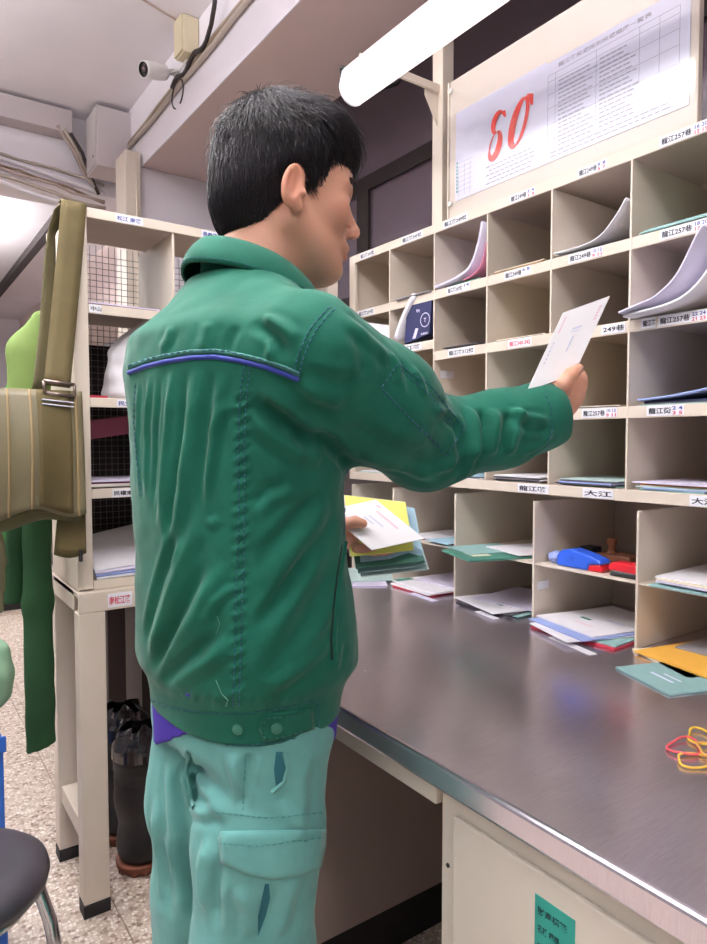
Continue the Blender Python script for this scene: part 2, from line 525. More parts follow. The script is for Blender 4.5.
# drawer cabinet under the counter
CBt = CZ - .0365
cb = empty('drawer_cabinet', (.9, .2, 0), 'cream metal cabinet with a teal sticker under the near end of the counter', 'cabinet')
MB().box(.606, 1.35, -.6, .655, .08, CBt).build('body', M['cream2'], cb, bevel=.003)
MB().box(.62, 1.33, -.59, .645, 0, .08).build('plinth', M['black'], cb)
dr = MB().box(.598, .606, -.58, .625, .12, CBt - .03).build('door', M['cream2'], cb, bevel=.002)
MB().tube([(.597, .632, .66), (.5955, .632, .66)], .003, 8).build('hinge_pin', M['black'], cb)
stk = MB().box(.5972, .598, .435, .489, .612, .703).build('sticker', mat('teal_sticker', (38, 158, 142), .5), dr)
mb = MB()
for i, (t, wv) in enumerate((('財產標籤', .04), ('名稱 鋼櫃', .03), ('編號 3140', .036), ('單位 郵局', .03))):
    put_text(mb, t, .010, (.5969, .485, .683 - i * .021), (0, -1, 0), (0, 0, 1), 0, wv)
mb.build('sticker_print', mat('dark_teal_ink', (20, 70, 72), .7), dr)

cb2 = empty('far_cabinet', (.9, 1.3, 0), 'grey-brown side of the cabinet beyond the knee space under the counter', 'cabinet')
MB().box(.62, 1.35, 1.2, 1.66, .12, CBt).build('body', M['darkpanel'], cb2, bevel=.003)
MB().box(.66, 1.33, 1.22, 1.64, 0, .12).build('plinth', M['black'], cb2)
kr = MB().box(.598, .625, .657, 1.198, CBt - .03, CBt).build('knee_rail', M['cream2'], None, bevel=.002)
tag(kr, 'cream metal rail under the counter edge across the knee space', 'rail')
kb = MB().box(1.30, 1.32, .657, 1.198, 0.0, CBt).build('knee_back_panel', M['darkpanel'], None)
tag(kb, 'grey-brown panel closing the back of the knee space under the counter', 'panel')

# ------------------------------------------------------------------ post, board with poster, counter lamp
ps = empty('lamp_post', (1.26, 1.38, 1.802), 'cream square metal post on top of the rack carrying the counter lamp', 'post')
MB().box(1.245, 1.285, 1.36, 1.40, 1.802, 2.30).build('post', M['cream'], ps, bevel=.002)
MB().add([(1.2445, 1.379, 2.145), (1.2445, 1.379, 2.06), (1.20, 1.379, 2.13), (1.20, 1.379, 2.145), (1.2445, 1.381, 2.145), (1.2445, 1.381, 2.06), (1.20, 1.381, 2.13), (1.20, 1.381, 2.145)],
         [(0, 1, 2, 3), (7, 6, 5, 4), (0, 4, 5, 1), (1, 5, 6, 2), (2, 6, 7, 3), (3, 7, 4, 0)]).build('bracket', M['cream'], ps)

lp = empty('counter_lamp', (1.0, .6, 2.07), 'long white fluorescent batten lamp hanging over the counter in front of the rack', 'lamp')
M['tube'] = mat('lit_tube_cover', (255, 252, 250), .4, emit=0.95)
ya, yb = -.05, 1.425
def prof_extrude(prof, y0, y1):
    n = len(prof)
    V = [(x, y0, z) for x, z in prof] + [(x, y1, z) for x, z in prof]
    F = [tuple(range(n)), tuple(range(2 * n - 1, n - 1, -1))] + [(i, i + n, (i + 1) % n + n, (i + 1) % n) for i in range(n)]
    return V, F
pr = [(1.0 + .038 * math.cos(a), 2.103 + .038 * math.sin(a)) for a in [PI + PI * k / 10 for k in range(11)]]
V, F = prof_extrude(pr, ya, yb); MB().add(V, F).build('tube_cover', M['tube'], lp)
pr = [(.962, 2.1035), (1.038, 2.1035), (1.03, 2.145), (.97, 2.145)]
V, F = prof_extrude(pr, ya, yb - .004); MB().add(V, F).build('batten', mat('lamp_batten', (240, 240, 246), .45), lp)
pr = [(1.0 + .039 * math.cos(a), 2.103 + .039 * math.sin(a)) for a in [PI + PI * k / 10 for k in range(11)]] + [(1.03, 2.145), (.97, 2.145)]
V, F = prof_extrude(pr, yb, yb + .006); MB().add(V, F).build('end_cap', M['lampcase'], lp, bevel=.002)
V, F = prof_extrude(pr, ya - .006, ya); MB().add(V, F).build('end_cap', M['lampcase'], lp, bevel=.002)
MB().box(.985, 1.244, 1.37, 1.378, 2.1455, 2.165).build('arm', M['cream'], lp)
MB().box(.985, 1.244, .2, .208, 2.1455, 2.165).build('arm', M['cream'], lp)
MB().tube([(1.0, 1.42, 2.15), (.99, 1.46, 2.17), (1.02, 1.50, 2.15), (1.10, 1.54, 2.16), (1.25, 1.56, 2.25), (1.4, 1.57, 2.45)], .006, 8).build('cable', M['black'], lp, smooth=True)

bd = empty('notice_board', (1.26, 1.0, 1.802), 'beige notice board with printed 80 poster under clear plastic on top of the rack', 'notice board')
M['board'] = mat('board_beige', (216, 204, 192), .6, var=.03, scale=4)
MB().box(1.246, 1.262, .672, 1.335, 1.802, 2.155).build('board', M['board'], bd, bevel=.002)
M['sheet'] = mat('poster_paper', (216, 216, 236), .35, var=.015, scale=5)
s1 = MB().box(1.2445, 1.2458, 1.018, 1.308, 1.842, 2.066).build('poster_sheet', M['sheet'], bd)
s2 = MB().box(1.2440, 1.2456, .688, 1.024, 1.842, 2.060).build('poster_sheet', M['sheet'], bd)
M['red'] = mat('poster_red', (214, 58, 48), .6)
M['tableink'] = mat('table_line_ink', (150, 146, 166), .7)
UX, UZ = (0, -1, 0), (0, 0, 1)
# brush-written 80: each digit an outline of two tapering strokes
mb = MB()
def stroke(pts, ws, x):
    P = [Vector((0, p[0], p[1])) for p in pts]
    L = []; Rr = []
    for i, p in enumerate(P):
        t = (P[min(i + 1, len(P) - 1)] - P[max(i - 1, 0)]).normalized()
        n = Vector((0, -t.z, t.y))
        L.append((x, p.y + n.y * ws[i], p.z + n.z * ws[i])); Rr.append((x, p.y - n.y * ws[i], p.z - n.z * ws[i]))
    n = len(P)
    mb.add(L + Rr, [(i, i + 1, n + i + 1, n + i) for i in range(n - 1)], 0)
def arc(cy, cz, ry, rz, a0, a1, n, sl=.25):
    return [(cy - ry * math.cos(a0 + (a1 - a0) * i / n) - sl * rz * math.sin(a0 + (a1 - a0) * i / n), cz + rz * math.sin(a0 + (a1 - a0) * i / n)) for i in range(n + 1)]
D2 = math.radians
p = arc(1.161, 1.988, .014, .022, D2(50), D2(270), 14); stroke(p, [.0025 + .006 * math.sin(PI * i / 14) for i in range(15)], 1.2433)
p = arc(1.171, 1.937, .016, .029, D2(90), D2(-160), 16); stroke(p, [.003 + .0065 * math.sin(PI * i / 16) for i in range(17)], 1.2432)
p = arc(1.171, 1.937, .016, .029, D2(200), D2(95), 8); stroke(p, [.002] * 9, 1.2431)
stroke([(1.152, 2.008), (1.142, 2.004), (1.137, 1.992)], [.002, .006, .002], 1.2433)
p = arc(1.094, 1.962, .020, .050, D2(75), D2(290), 18, .3); stroke(p, [.002 + .0085 * math.sin(PI * i / 18) for i in range(19)], 1.2433)
p = arc(1.094, 1.962, .020, .050, D2(-70), D2(85), 14, .3); stroke(p, [.0035 + .002 * math.sin(PI * i / 14) for i in range(15)], 1.2432)
stroke([(1.072, 2.016), (1.060, 2.008), (1.056, 1.988)], [.003, .008, .003], 1.2433)
mb.build('brush_number', M['red'], s1)
mb = MB()
def ln(y0, z0, y1, z1, wd_=.0005, x=1.2439, mi=0):
    if abs(y0 - y1) > abs(z0 - z1): mb.add([(x, y0, z0 - wd_), (x, y1, z1 - wd_), (x, y1, z1 + wd_), (x, y0, z0 + wd_)], [(0, 1, 2, 3)], mi)
    else: mb.add([(x, y0 - wd_, z0), (x, y1 - wd_, z1), (x, y1 + wd_, z1), (x, y0 + wd_, z0)], [(0, 1, 2, 3)], mi)
ya_, yb_ = 1.012, .708
for z in (2.032, 2.018, 1.99, 1.96, 1.925, 1.89, 1.868): ln(ya_, z, yb_, z)
for y in (1.012, .992, .888, .79, .748, .708): ln(y, 1.868, y, 2.032)
put_text(mb, '龍江路投遞段別投遞順序一覽表', .010, (1.2438, .985, 2.041), UX, UZ, 0, .22)
rr = random.Random(3)
for (ya2, yb2) in ((.884, .794), (.988, .892)):
    for zi in range(16):
        z = 2.010 - zi * .0092
        if (ya2 > 1 and rr.random() < .6): continue
        y = ya2 - .004
        L_ = (ya2 - yb2) * rr.uniform(.6, .95)
        while L_ > 0:
            wv = rr.uniform(.006, .016)
            ln(y, z, y - wv, z, .0014); y -= wv + .0025; L_ -= wv + .0025
for zi in range(2):
    y = 1.005
    while y > .74:
        wv = rr.uniform(.01, .02); ln(y, 1.861 - zi * .009, y - wv, 1.861 - zi * .009, .0013); y -= wv + .003
put_text(mb, '第一 二', .016, (1.2438, .782, 1.90), UX, UZ, 1, .06)
mb.build('table_print', [M['tableink'], mat('stamp_red', (222, 120, 140), .7)], s2)
mb = MB()
for zi in range(5):
    y = 1.20 - (zi % 2) * .01
    while y > 1.06:
        wv = rr.uniform(.008, .016); ln(y, 1.892 - zi * .010, y - wv, 1.892 - zi * .010, .0014, 1.2442); y -= wv + .003
for yy in (1.296, 1.275, 1.255): ln(yy, 1.85, yy, 1.93, .0005, 1.2442)
for zi in range(7): ln(1.302, 1.935 - zi * .012, 1.245, 1.935 - zi * .012, .0004, 1.2442)
mb.build('form_print', M['tableink'], s1)
mb = MB()
for zi in range(9): mb.box(1.2440, 1.2443, 1.300, 1.304, 1.862 + zi * .009, 1.868 + zi * .009)
mb.build('green_print', mat('green_print', (40, 150, 120), .6), s1)
pc = bpy.data.materials.new('clear_plastic'); pc.use_nodes = True
nt = pc.node_tree; g = nt.nodes.new('ShaderNodeBsdfGlossy'); g.inputs['Roughness'].default_value = .08
tr = nt.nodes.new('ShaderNodeBsdfTransparent'); mx = nt.nodes.new('ShaderNodeMixShader'); mx.inputs[0].default_value = .03
nt.links.new(tr.outputs[0], mx.inputs[1]); nt.links.new(g.outputs[0], mx.inputs[2]); nt.links.new(mx.outputs[0], nt.nodes['Material Output'].inputs[0])
M['clear'] = pc
MB().box(1.2420, 1.2426, .676, 1.331, 1.81, 2.15).build('plastic_cover', M['clear'], bd)
MB().box(1.241, 1.2465, 1.331, 1.336, 1.804, 2.153).build('cover_edge', M['cream'], bd)
for (y, z) in ((1.325, 2.13), (1.325, 1.84)):
    MB().lathe((1.2415, y, z), [(0, -.002), (.006, -.002), (.007, 0), (.007, .0005)], 12, 0, (1, 0, 0)).build('stud', M['white'], bd)
# ------------------------------------------------------------------ rack and table on the left
TY = 1.77
lk = empty('mail_rack', (.8, 1.9, .84), 'cream metal rack with wire mesh back standing on a table at the left', 'rack')
X0, X1, Y1 = .397, 1.185, 2.07
MB().box(X0, X0 + .003, TY + .005, Y1, .84, 1.798).build('side_panel', M['cream'], lk)
MB().box(X1 - .003, X1, TY + .005, Y1, .84, 1.798).build('side_panel', M['cream'], lk)
MB().box(X0, X0 + .037, TY, TY + .005, .84, 1.798).build('post', M['cream'], lk, bevel=.0015)
MB().box(X1 - .037, X1, TY, TY + .005, .84, 1.798).build('post', M['cream'], lk, bevel=.0015)
LZ = [1.774, 1.537, 1.303, 1.071, .8375]
for k, z in enumerate(LZ):
    nm = 'top_panel' if k == 0 else 'shelf'
    hgt = .024
    s_ = MB().box(X0 + .004, X1 - .004, TY + .005, Y1, z + hgt - .004, z + hgt).build(nm, M['rackin'], lk)
    MB().box(X0 + .0375, X1 - .0375, TY, TY + .0045, z, z + hgt).build('lip', M['cream'], s_, bevel=.0012)
for x in (.657, .92):
    for a, b in zip(LZ[1:], LZ[:-1]):
        MB().box(x - .003, x + .003, TY + .006, Y1 - .004, a + .0245, b - .0005).build('divider', M['cream'], lk)
mb = MB()
for i in range(int((X1 - X0) / .018)):
    x = X0 + .009 + i * .018; mb.box(x - .0008, x + .0008, Y1, Y1 + .0016, .85, 1.79)
for i in range(int(.93 / .018)):
    z = .86 + i * .018; mb.box(X0, X1, Y1 + .0016, Y1 + .0032, z - .0008, z + .0008)
wm = mb.build('wire_mesh', mat('grey_wire', (120, 116, 112), .5, metal=.4), lk); wm['kind'] = 'stuff'
MB().box(X0 + .003, X1 - .003, Y1 + .012, Y1 + .018, .85, 1.50).build('back_board', mat('dark_back_board', (52, 38, 40), .8), lk)
def front_label(parent, x, z, y, txt, w=.07, h=.02, mi=0):
    lb = MB().box(x, x + w, y - .0006, y, z, z + h).build('label', M['label'], parent)
    mb = MB(); put_text(mb, txt, h * .62, (x + .003, y - .0009, z + h * .25), (1, 0, 0), (0, 0, 1), mi, w * .88)
    mb.build('print', INKS, lb)
front_label(lk, .505, 1.776, TY, '松江 南路', .07, mi=1)
front_label(lk, .735, 1.776, TY, '長春路', .05, mi=1)
front_label(lk, .436, 1.540, TY, '中山', .03)
front_label(lk, .50, 1.305, TY, '民生東', .06, mi=1)
front_label(lk, .485, 1.073, TY, '民權東路', .075)

tb = empty('rack_table', (.8, 1.9, 0), 'cream steel table on square legs carrying the mesh-backed rack', 'table')
for (x0, x1) in ((.391, .456), (1.125, 1.19)):
    for (y0, y1) in ((1.745, 1.795), (2.03, 2.08)):
        l_ = MB().box(x0, x1, y0, y1, .035, .786).build('leg', M['cream'], tb, bevel=.003)
        MB().box(x0 - .001, x1 + .001, y0 - .001, y1 + .001, 0, .034).build('foot_cap', M['black'], l_, bevel=.002)
    MB().box(x0 + .008, x1 - .008, 1.7955, 2.0295, .175, .225).build('stretcher', M['cream'], tb, bevel=.002)
    MB().box(x0, x0 + .004 if x0 < 1 else x1, 1.7955, 2.0295, .786, .8365).build('side_apron', M['cream'], tb)
MB().box(.391, 1.19, 1.745, 1.750, .7865, .8365).build('apron', M['cream'], tb, bevel=.001)
MB().box(.391, 1.19, 1.7505, 2.08, .826, .8367).build('top', M['cream'], tb)
front_label(tb, .462, .7925, 1.745, '南松江路', .062, .036, 2)

# dark desk behind the table and its post
dk = empty('dark_desk', (.8, 2.6, 0), 'dark brown desk standing in shadow behind the rack table', 'desk')
M['darkwood'] = mat('dark_brown_wood', (50, 38, 36), .6)
MB().box(.62, .68, 2.35, 2.41, 0, .72).build('leg', M['darkwood'], dk)
MB().box(.735, .80, 2.35, 2.95, 0, .72).build('side_panel', M['darkwood'], dk)
MB().box(.55, 1.6, 2.30, 3.0, .72, .75).build('top', M['darkwood'], dk)
MB().box(1.50, 1.56, 2.35, 2.95, 0, .72).build('side_panel', M['darkwood'], dk)

# far cream cabinet beyond the table
fc = empty('far_low_cabinet', (.5, 5.6, 0), 'low cream cabinet far off on the floor at the left edge', 'cabinet')
MB().box(.1, .93, 5.3, 5.8, .09, .8).build('body', M['cream2'], fc, bevel=.004)
MB().box(.13, .90, 5.32, 5.78, 0, .09).build('plinth', M['black'], fc)

# ------------------------------------------------------------------ ceiling fittings
jb_ = empty('junction_box', (.96, 2.43, 2.62), 'beige square junction box fixed to the beam above the security camera', 'junction box')
MB().box(.934, .994, 2.395, 2.475, 2.625, 2.758).build('box', mat('beige_plastic', (212, 200, 170), .6), jb_, bevel=.004)
MB().box(.926, .934, 2.398, 2.472, 2.628, 2.756).build('lid', mat('beige_plastic_lid', (206, 194, 164), .6), jb_, bevel=.003)
pb = empty('wall_box', (.92, 3.3, 2.44), 'pale grey cable box hanging at the corner of the two beams', 'junction box')
MB().box(.84, .998, 3.22, 3.40, 2.47, 2.74).build('box', mat('grey_box', (196, 186, 188), .7), pb, bevel=.004)
MB().box(.835, .84, 3.23, 3.39, 2.48, 2.73).build('lid', mat('grey_box_lid', (204, 196, 196), .7), pb, bevel=.003)
MB().lathe((.834, 3.26, 2.52), [(.0001, .004), (.006, .004), (.008, 0)], 12, 0, (-1, 0, 0)).build('lock', M['chrome'], pb)

sc_ = empty('security_camera', (.88, 2.55, 2.60), 'white bullet security camera under the junction box on the beam', 'camera')
cdv = Vector((-.80, -.28, -.26)).normalized()
cc = Vector((.89, 2.57, 2.615))
MB().lathe(cc, [(.0001, -.055), (.018, -.055), (.027, -.045), (.030, -.02), (.031, .045), (.029, .058), (.026, .058)], 24, 0, cdv).build('housing', M['white'], sc_, smooth=True)
ln_ = MB().lathe(cc, [(.026, .055), (.0255, .050), (.0001, .050)], 24, 0, cdv).build('lens_face', M['black'], sc_, smooth=False)
MB().lathe(cc, [(.012, .050), (.012, .056), (.008, .058), (.0001, .057)], 16, 0, cdv).build('lens', mat('lens_glass', (90, 70, 76), .1), ln_, smooth=True)
MB().tube([cc - cdv * .04, cc - cdv * .075 + Vector((.01, 0, .012)), Vector((.96, 2.60, 2.645)), Vector((.994, 2.60, 2.65))], [.012, .010, .010, .016], 10).build('bracket', M['white'], sc_, smooth=True)
MB().tube([(.965, 2.44, 2.624), (.96, 2.50, 2.615), (.955, 2.59, 2.64)], .004, 6).build('lead', M['white'], sc_)

# cables along the beam
M['cab_g'] = mat('grey_cable', (176, 164, 152), .6); M['cab_d'] = mat('dark_cable', (52, 44, 44), .6); M['cab_b'] = mat('brown_cable', (136, 116, 96), .6)
for i, (off, rad, mt, lab) in enumerate(((0.0, .010, 'cab_g', 'thick grey cable clipped lowest along the beam'), (.016, .007, 'cab_b', 'brown cable clipped along the beam between two greyish ones'), (.030, .006, 'cab_g', 'thin grey cable clipped highest along the beam'))):
    pts = []
    for k in range(24):
        y = 3.3 - k * (3.3 + .2) / 23
        pts.append((0.994 - rad - .001 - (.004 if i == 1 else 0) * (k % 2), y, 2.575 + off + .035 * (3.3 - y) / 2 + .004 * math.sin(k * 1.7 + i)))
    pts = [(pts[0][0] - .0, 3.32, 2.48)] + pts
    tag(MB().tube(pts, rad, 8).build('cable', M[mt], None, smooth=True), lab, 'cable', 'cables along the beam')
tag(MB().tube([(.972, 2.62 - .34 * t, 2.60 + .022 * t + .012 * math.sin(t * 12)) for t in [k / 14 for k in range(15)]] + [(.965, 2.22, 2.64), (.955, 2.17, 2.67), (.95, 2.14, 2.71)], .008, 8).build('cable', M['cab_d'], None, smooth=True), 'black flex twisted around the beam cables with a raised end', 'cable', 'cables along the beam')
tag(MB().tube([(.968, 2.55 + .06 * math.sin(a), 2.545 + .05 * math.cos(a)) for a in [-2.7 + 5.4 * k / 20 for k in range(21)]], .003, 6).build('cable', M['cab_d'], None, smooth=True), 'thin dark cable hanging in a loop under the beam cables', 'cable', 'cables along the beam')
# cable bundle on the cross beam
rc_ = random.Random(9)
for i in range(6):
    z0 = 2.49 - .018 * i; pts = []
    for k in range(16):
        x = -.2 + k * (1.13) / 15
        pts.append((x, 3.452 - .006 * i - .004 * math.sin(k + i), z0 + .03 * math.sin(x * 3 + .4 * i) - .05 * max(0, x - .3) * (1 + .4 * (i % 3)) + rc_.uniform(-.006, .006)))
    tag(MB().tube(pts, rc_.uniform(.006, .011), 7).build('cable', [M['cab_g'], M['ceil'], M['cab_b'], M['darkpanel']][i % 4], None, smooth=True), ['uppermost grey', 'pale second', 'brown third', 'dark fourth', 'grey fifth', 'pale lowest'][i] + ' cable sagging in the bundle along the cross beam', 'cable', 'cable bundle along the cross beam')
for i in range(3):
    pts = [(.70 + .03 * i, 3.36, 2.66 - .01 * i), (.78 + .02 * i, 3.40, 2.58), (.83 + .01 * i, 3.42, 2.49 + .01 * i), (.90, 3.43, 2.43 - .01 * i)]
    tag(MB().tube(pts, .008, 7).build('cable', [M['darkpanel'], M['cab_g'], M['cab_d']][i], None, smooth=True), ['greyish brown', 'pale grey', 'black'][i] + ' cable dropping from the duct end to the bundle', 'cable', 'cables beside the wall box')
tag(MB().tube([(-.2, 1.9, 2.757), (.35, 2.16, 2.757), (.62, 2.35, 2.757), (.93, 2.45, 2.757)], .004, 6).build('cable', M['darkpanel'], None), 'thin dark wire running across the ceiling to the junction box', 'cable')

# ------------------------------------------------------------------ satchel with strap
M['canvas'] = mat('olive_canvas', (92, 80, 46), .8, var=.12, scale=14, bump=.3, bscale=600)
M['olive'] = mat('olive_vinyl', (116, 108, 82), .42, var=.10, scale=10, bump=.2, bscale=90)
M['olive_d'] = mat('dark_olive_cloth', (84, 78, 50), .8, var=.1, scale=10)  # darker olive for the body, underside and back strap
sb = empty('satchel', (.3, 1.70, 1.0), 'olive mail satchel hanging by its canvas strap from the rack corner', 'bag')
BY0, BY1 = 1.665, 1.765
def bag_front(u, v):
    x = .165 + .228 * u
    z = 1.335 - .285 * v
    bulge = .022 * math.sin(PI * u) * math.sin(PI * min(1, v * 1.1)) + .006 * math.sin(u * 14) * (v) 
    return (x + .008 * v * (u - .5), BY0 + .012 - bulge, z - .012 * math.sin(u * 9) * v)
MB().sheet(bag_front, 24, 16, .004).build('front_panel', M['olive'], sb, smooth=True)
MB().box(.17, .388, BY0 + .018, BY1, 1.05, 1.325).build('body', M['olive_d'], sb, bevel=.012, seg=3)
def bag_side(u, v):
    return (.392 + .008 * math.sin(PI * u) + .004 * v, BY0 + .01 + .10 * u, 1.325 - .28 * v)
MB().sheet(bag_side, 8, 8, .003).build('gusset', M['canvas'], sb, smooth=True)
# raised seams and the broad strap running down the face
def facept(u, v, o=.004):
    p = bag_front(u, v); return (p[0], p[1] - o, p[2])
MB().sheet(lambda u, v: facept(.56 + .32 * u, v * .97, .006), 8, 16, .003).build('face_strap', M['canvas'], sb, smooth=True)
M['seamc'] = mat('tan_binding', (150, 128, 92), .7)
for u in (.30, .50, .93):
    MB().tube([facept(u, k / 14, .004) for k in range(15)], .0028, 6).build('binding', M['seamc'], sb, smooth=True)
# lower flap and dark underside
def flap(u, v): return (.345 + .058 * u - .012 * v * (1 - u), BY0 + .06 - .02 * u, 1.06 - .115 * v - .01 * math.sin(PI * u))
MB().sheet(flap, 6, 6, .004).build('lower_flap', M['canvas'], sb, smooth=True)
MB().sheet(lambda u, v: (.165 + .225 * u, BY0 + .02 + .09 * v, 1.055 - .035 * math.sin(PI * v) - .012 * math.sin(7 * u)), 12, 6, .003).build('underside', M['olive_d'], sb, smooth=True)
# strap: front run, buckle, back run
def strap_run(P, w0, name, mt=M['canvas']):
    n = len(P)
    def fn(u, v):
        t = v * (n - 1); i = min(int(t), n - 2); f = t - i
        a = Vector(P[i][0]) * (1 - f) + Vector(P[i + 1][0]) * f
        s = (Vector(P[i][1]) * (1 - f) + Vector(P[i + 1][1]) * f)
        return a + s * (u - .5) * w0
    return MB().sheet(fn, 3, 24, .003).build(name, mt, sb, smooth=True)
strap_run([((.404, 1.80, 1.806), (1, .0, 0)), ((.404, 1.765, 1.804), (1, 0, 0)), ((.400, 1.755, 1.78), (1, 0, -.05)), ((.386, 1.742, 1.66), (1, 0, -.1)), ((.362, 1.72, 1.48), (1, 0, -.1)), ((.340, 1.685, 1.345), (1, 0, -.1))], .058, 'strap')
strap_run([((.404, 1.80, 1.806), (1, 0, 0)), ((.396, 1.86, 1.804), (.9, .3, 0)), ((.378, 1.90, 1.76), (.5, .8, 0)), ((.374, 1.90, 1.70), (.7, .7, 0)), ((.352, 1.86, 1.50), (.8, .6, 0)), ((.322, 1.80, 1.34), (.8, .6, 0))], .044, 'strap', M['olive_d'])
bk = MB()
for z in (1.352, 1.325):
    bk.tube([(.308, 1.668, z + .003), (.375, 1.668, z - .003)], .0045, 8)
bk.tube([(.308, 1.668, 1.355), (.310, 1.666, 1.328)], .004, 8).tube([(.375, 1.668, 1.349), (.374, 1.666, 1.322)], .004, 8)
bk.build('buckle', mat('brass_dark_buckle', (126, 112, 104), .3, metal=.8), sb, smooth=True)
MB().tube([(.302, 1.662, 1.312), (.371, 1.662, 1.306), (.370, 1.660, 1.296), (.302, 1.660, 1.302)], .0025, 6, closed=True).build('keeper_ring', M['chrome'], sb)
MB().box(.386, .394, 1.70, 1.712, .925, .955).build('clip', M['black'], sb, bevel=.002)

# ------------------------------------------------------------------ implicit surfaces for the person
F4 = np.float32
def A3(p): return np.array(p, F4)
def sd_cap(p, a, b, ra, rb):
    a = A3(a); b = A3(b); ba = b - a
    pa = p - a
    h = np.clip((pa @ ba) / float(ba @ ba), 0, 1)
    return np.linalg.norm(pa - h[:, None] * ba, axis=1) - (ra + (rb - ra) * h)
def sd_ell(p, c, r, Rm=None):
    q = p - A3(c)
    if Rm is not None: q = q @ np.array(Rm, F4)
    r = A3(r)
    k0 = np.linalg.norm(q / r, axis=1); k1 = np.linalg.norm(q / (r * r), axis=1)
    return k0 * (k0 - 1) / np.maximum(k1, 1e-6)
def smin(a, b, k):
    h = np.clip(0.5 + 0.5 * (b - a) / k, 0, 1)
    return b + (a - b) * h - k * h * (1 - h)
def smax(a, b, k): return -smin(-a, -b, k)
def chain(p, pts, rs, k=0.02):
    d = None
    for i in range(len(pts) - 1):
        c = sd_cap(p, pts[i], pts[i + 1], rs[i], rs[i + 1])
        d = c if d is None else smin(d, c, k)
    return d
def near(p, c, R, fn):
    """evaluate fn only within R of c, elsewhere a lower bound of the distance"""
    dist = np.linalg.norm(p - A3(c), axis=1)
    out = dist - R * 0.6
    m = dist < R
    if m.any(): out[m] = fn(p[m])
    return out

def surfnet(sdf, lo, hi, h, B=8, slack=1.5):
    lo = np.array(lo, np.float64); hi = np.array(hi, np.float64)
    nb = np.ceil((hi - lo) / (h * B)).astype(int)
    g = np.stack(np.meshgrid(*[np.arange(n) for n in nb], indexing='ij'), -1).reshape(-1, 3)
    cen = (lo + (g + .5) * B * h).astype(F4)
    d = np.concatenate([sdf(c) for c in np.array_split(cen, max(1, len(cen) // 100000))])
    keep = g[np.abs(d) < h * B * 0.87 * slack + 0.004]
    N = nb * B + 2
    o = np.stack(np.meshgrid(*[np.arange(B + 1)] * 3, indexing='ij'), -1).reshape(-1, 3)
    ck = []; cv = []
    corners = [(0, 0, 0), (1, 0, 0), (0, 1, 0), (1, 1, 0), (0, 0, 1), (1, 0, 1), (0, 1, 1), (1, 1, 1)]
    for blk in np.array_split(keep, max(1, len(keep) // 300)):
        base = blk * B
        P = (base[:, None, :] + o[None]).reshape(-1, 3)
        V = sdf((lo + P * h).astype(F4)).reshape(len(blk), B + 1, B + 1, B + 1)
        C8 = np.stack([V[:, cx:cx + B, cy:cy + B, cz:cz + B] for cx, cy, cz in corners], -1)
        ins = (C8 < 0).sum(-1)
        m = (ins > 0) & (ins < 8)
        idx = np.argwhere(m)
        if len(idx) == 0: continue
        ck.append(base[idx[:, 0]] + idx[:, 1:]); cv.append(C8[m])
    cells = np.concatenate(ck); vals = np.concatenate(cv).astype(np.float64)
    key = (cells[:, 0] * N[1] + cells[:, 1]) * N[2] + cells[:, 2]
    order = np.argsort(key); key = key[order]; cells = cells[order]; vals = vals[order]
    acc = np.zeros((len(cells), 3)); cnt = np.zeros(len(cells))
    co = np.array(corners, float)
    for i in range(8):
        for j in range(i + 1, 8):
            if np.abs(co[i] - co[j]).sum() != 1: continue
            a = vals[:, i]; b = vals[:, j]
            x = (a < 0) != (b < 0)
            t = np.where(x, a / np.where(x, a - b, 1), 0)
            acc += np.where(x[:, None], co[i] + (co[j] - co[i]) * t[:, None], 0); cnt += x
    verts = lo + (cells + acc / cnt[:, None]) * h
    faces = []
    st = [N[1] * N[2], N[2], 1]
    for ax in range(3):
        b, c = (ax + 1) % 3, (ax + 2) % 3
        j = [1, 2, 4][ax]
        a0 = vals[:, 0] < 0; a1 = vals[:, j] < 0
        e = np.nonzero(a0 != a1)[0]
        k0 = key[e]
        ks = [k0, k0 - st[b], k0 - st[b] - st[c], k0 - st[c]]
        ids = [np.searchsorted(key, k) for k in ks]
        ok = np.ones(len(e), bool)
        for k, i_ in zip(ks, ids): ok &= (i_ < len(key)) & (key[np.minimum(i_, len(key) - 1)] == k)
        q = np.stack([np.minimum(i_, len(key) - 1) for i_ in ids], -1)[ok]
        fl = ~a0[e][ok]
        q[fl] = q[fl][:, ::-1]
        faces.append(q)
    return verts, np.concatenate(faces)

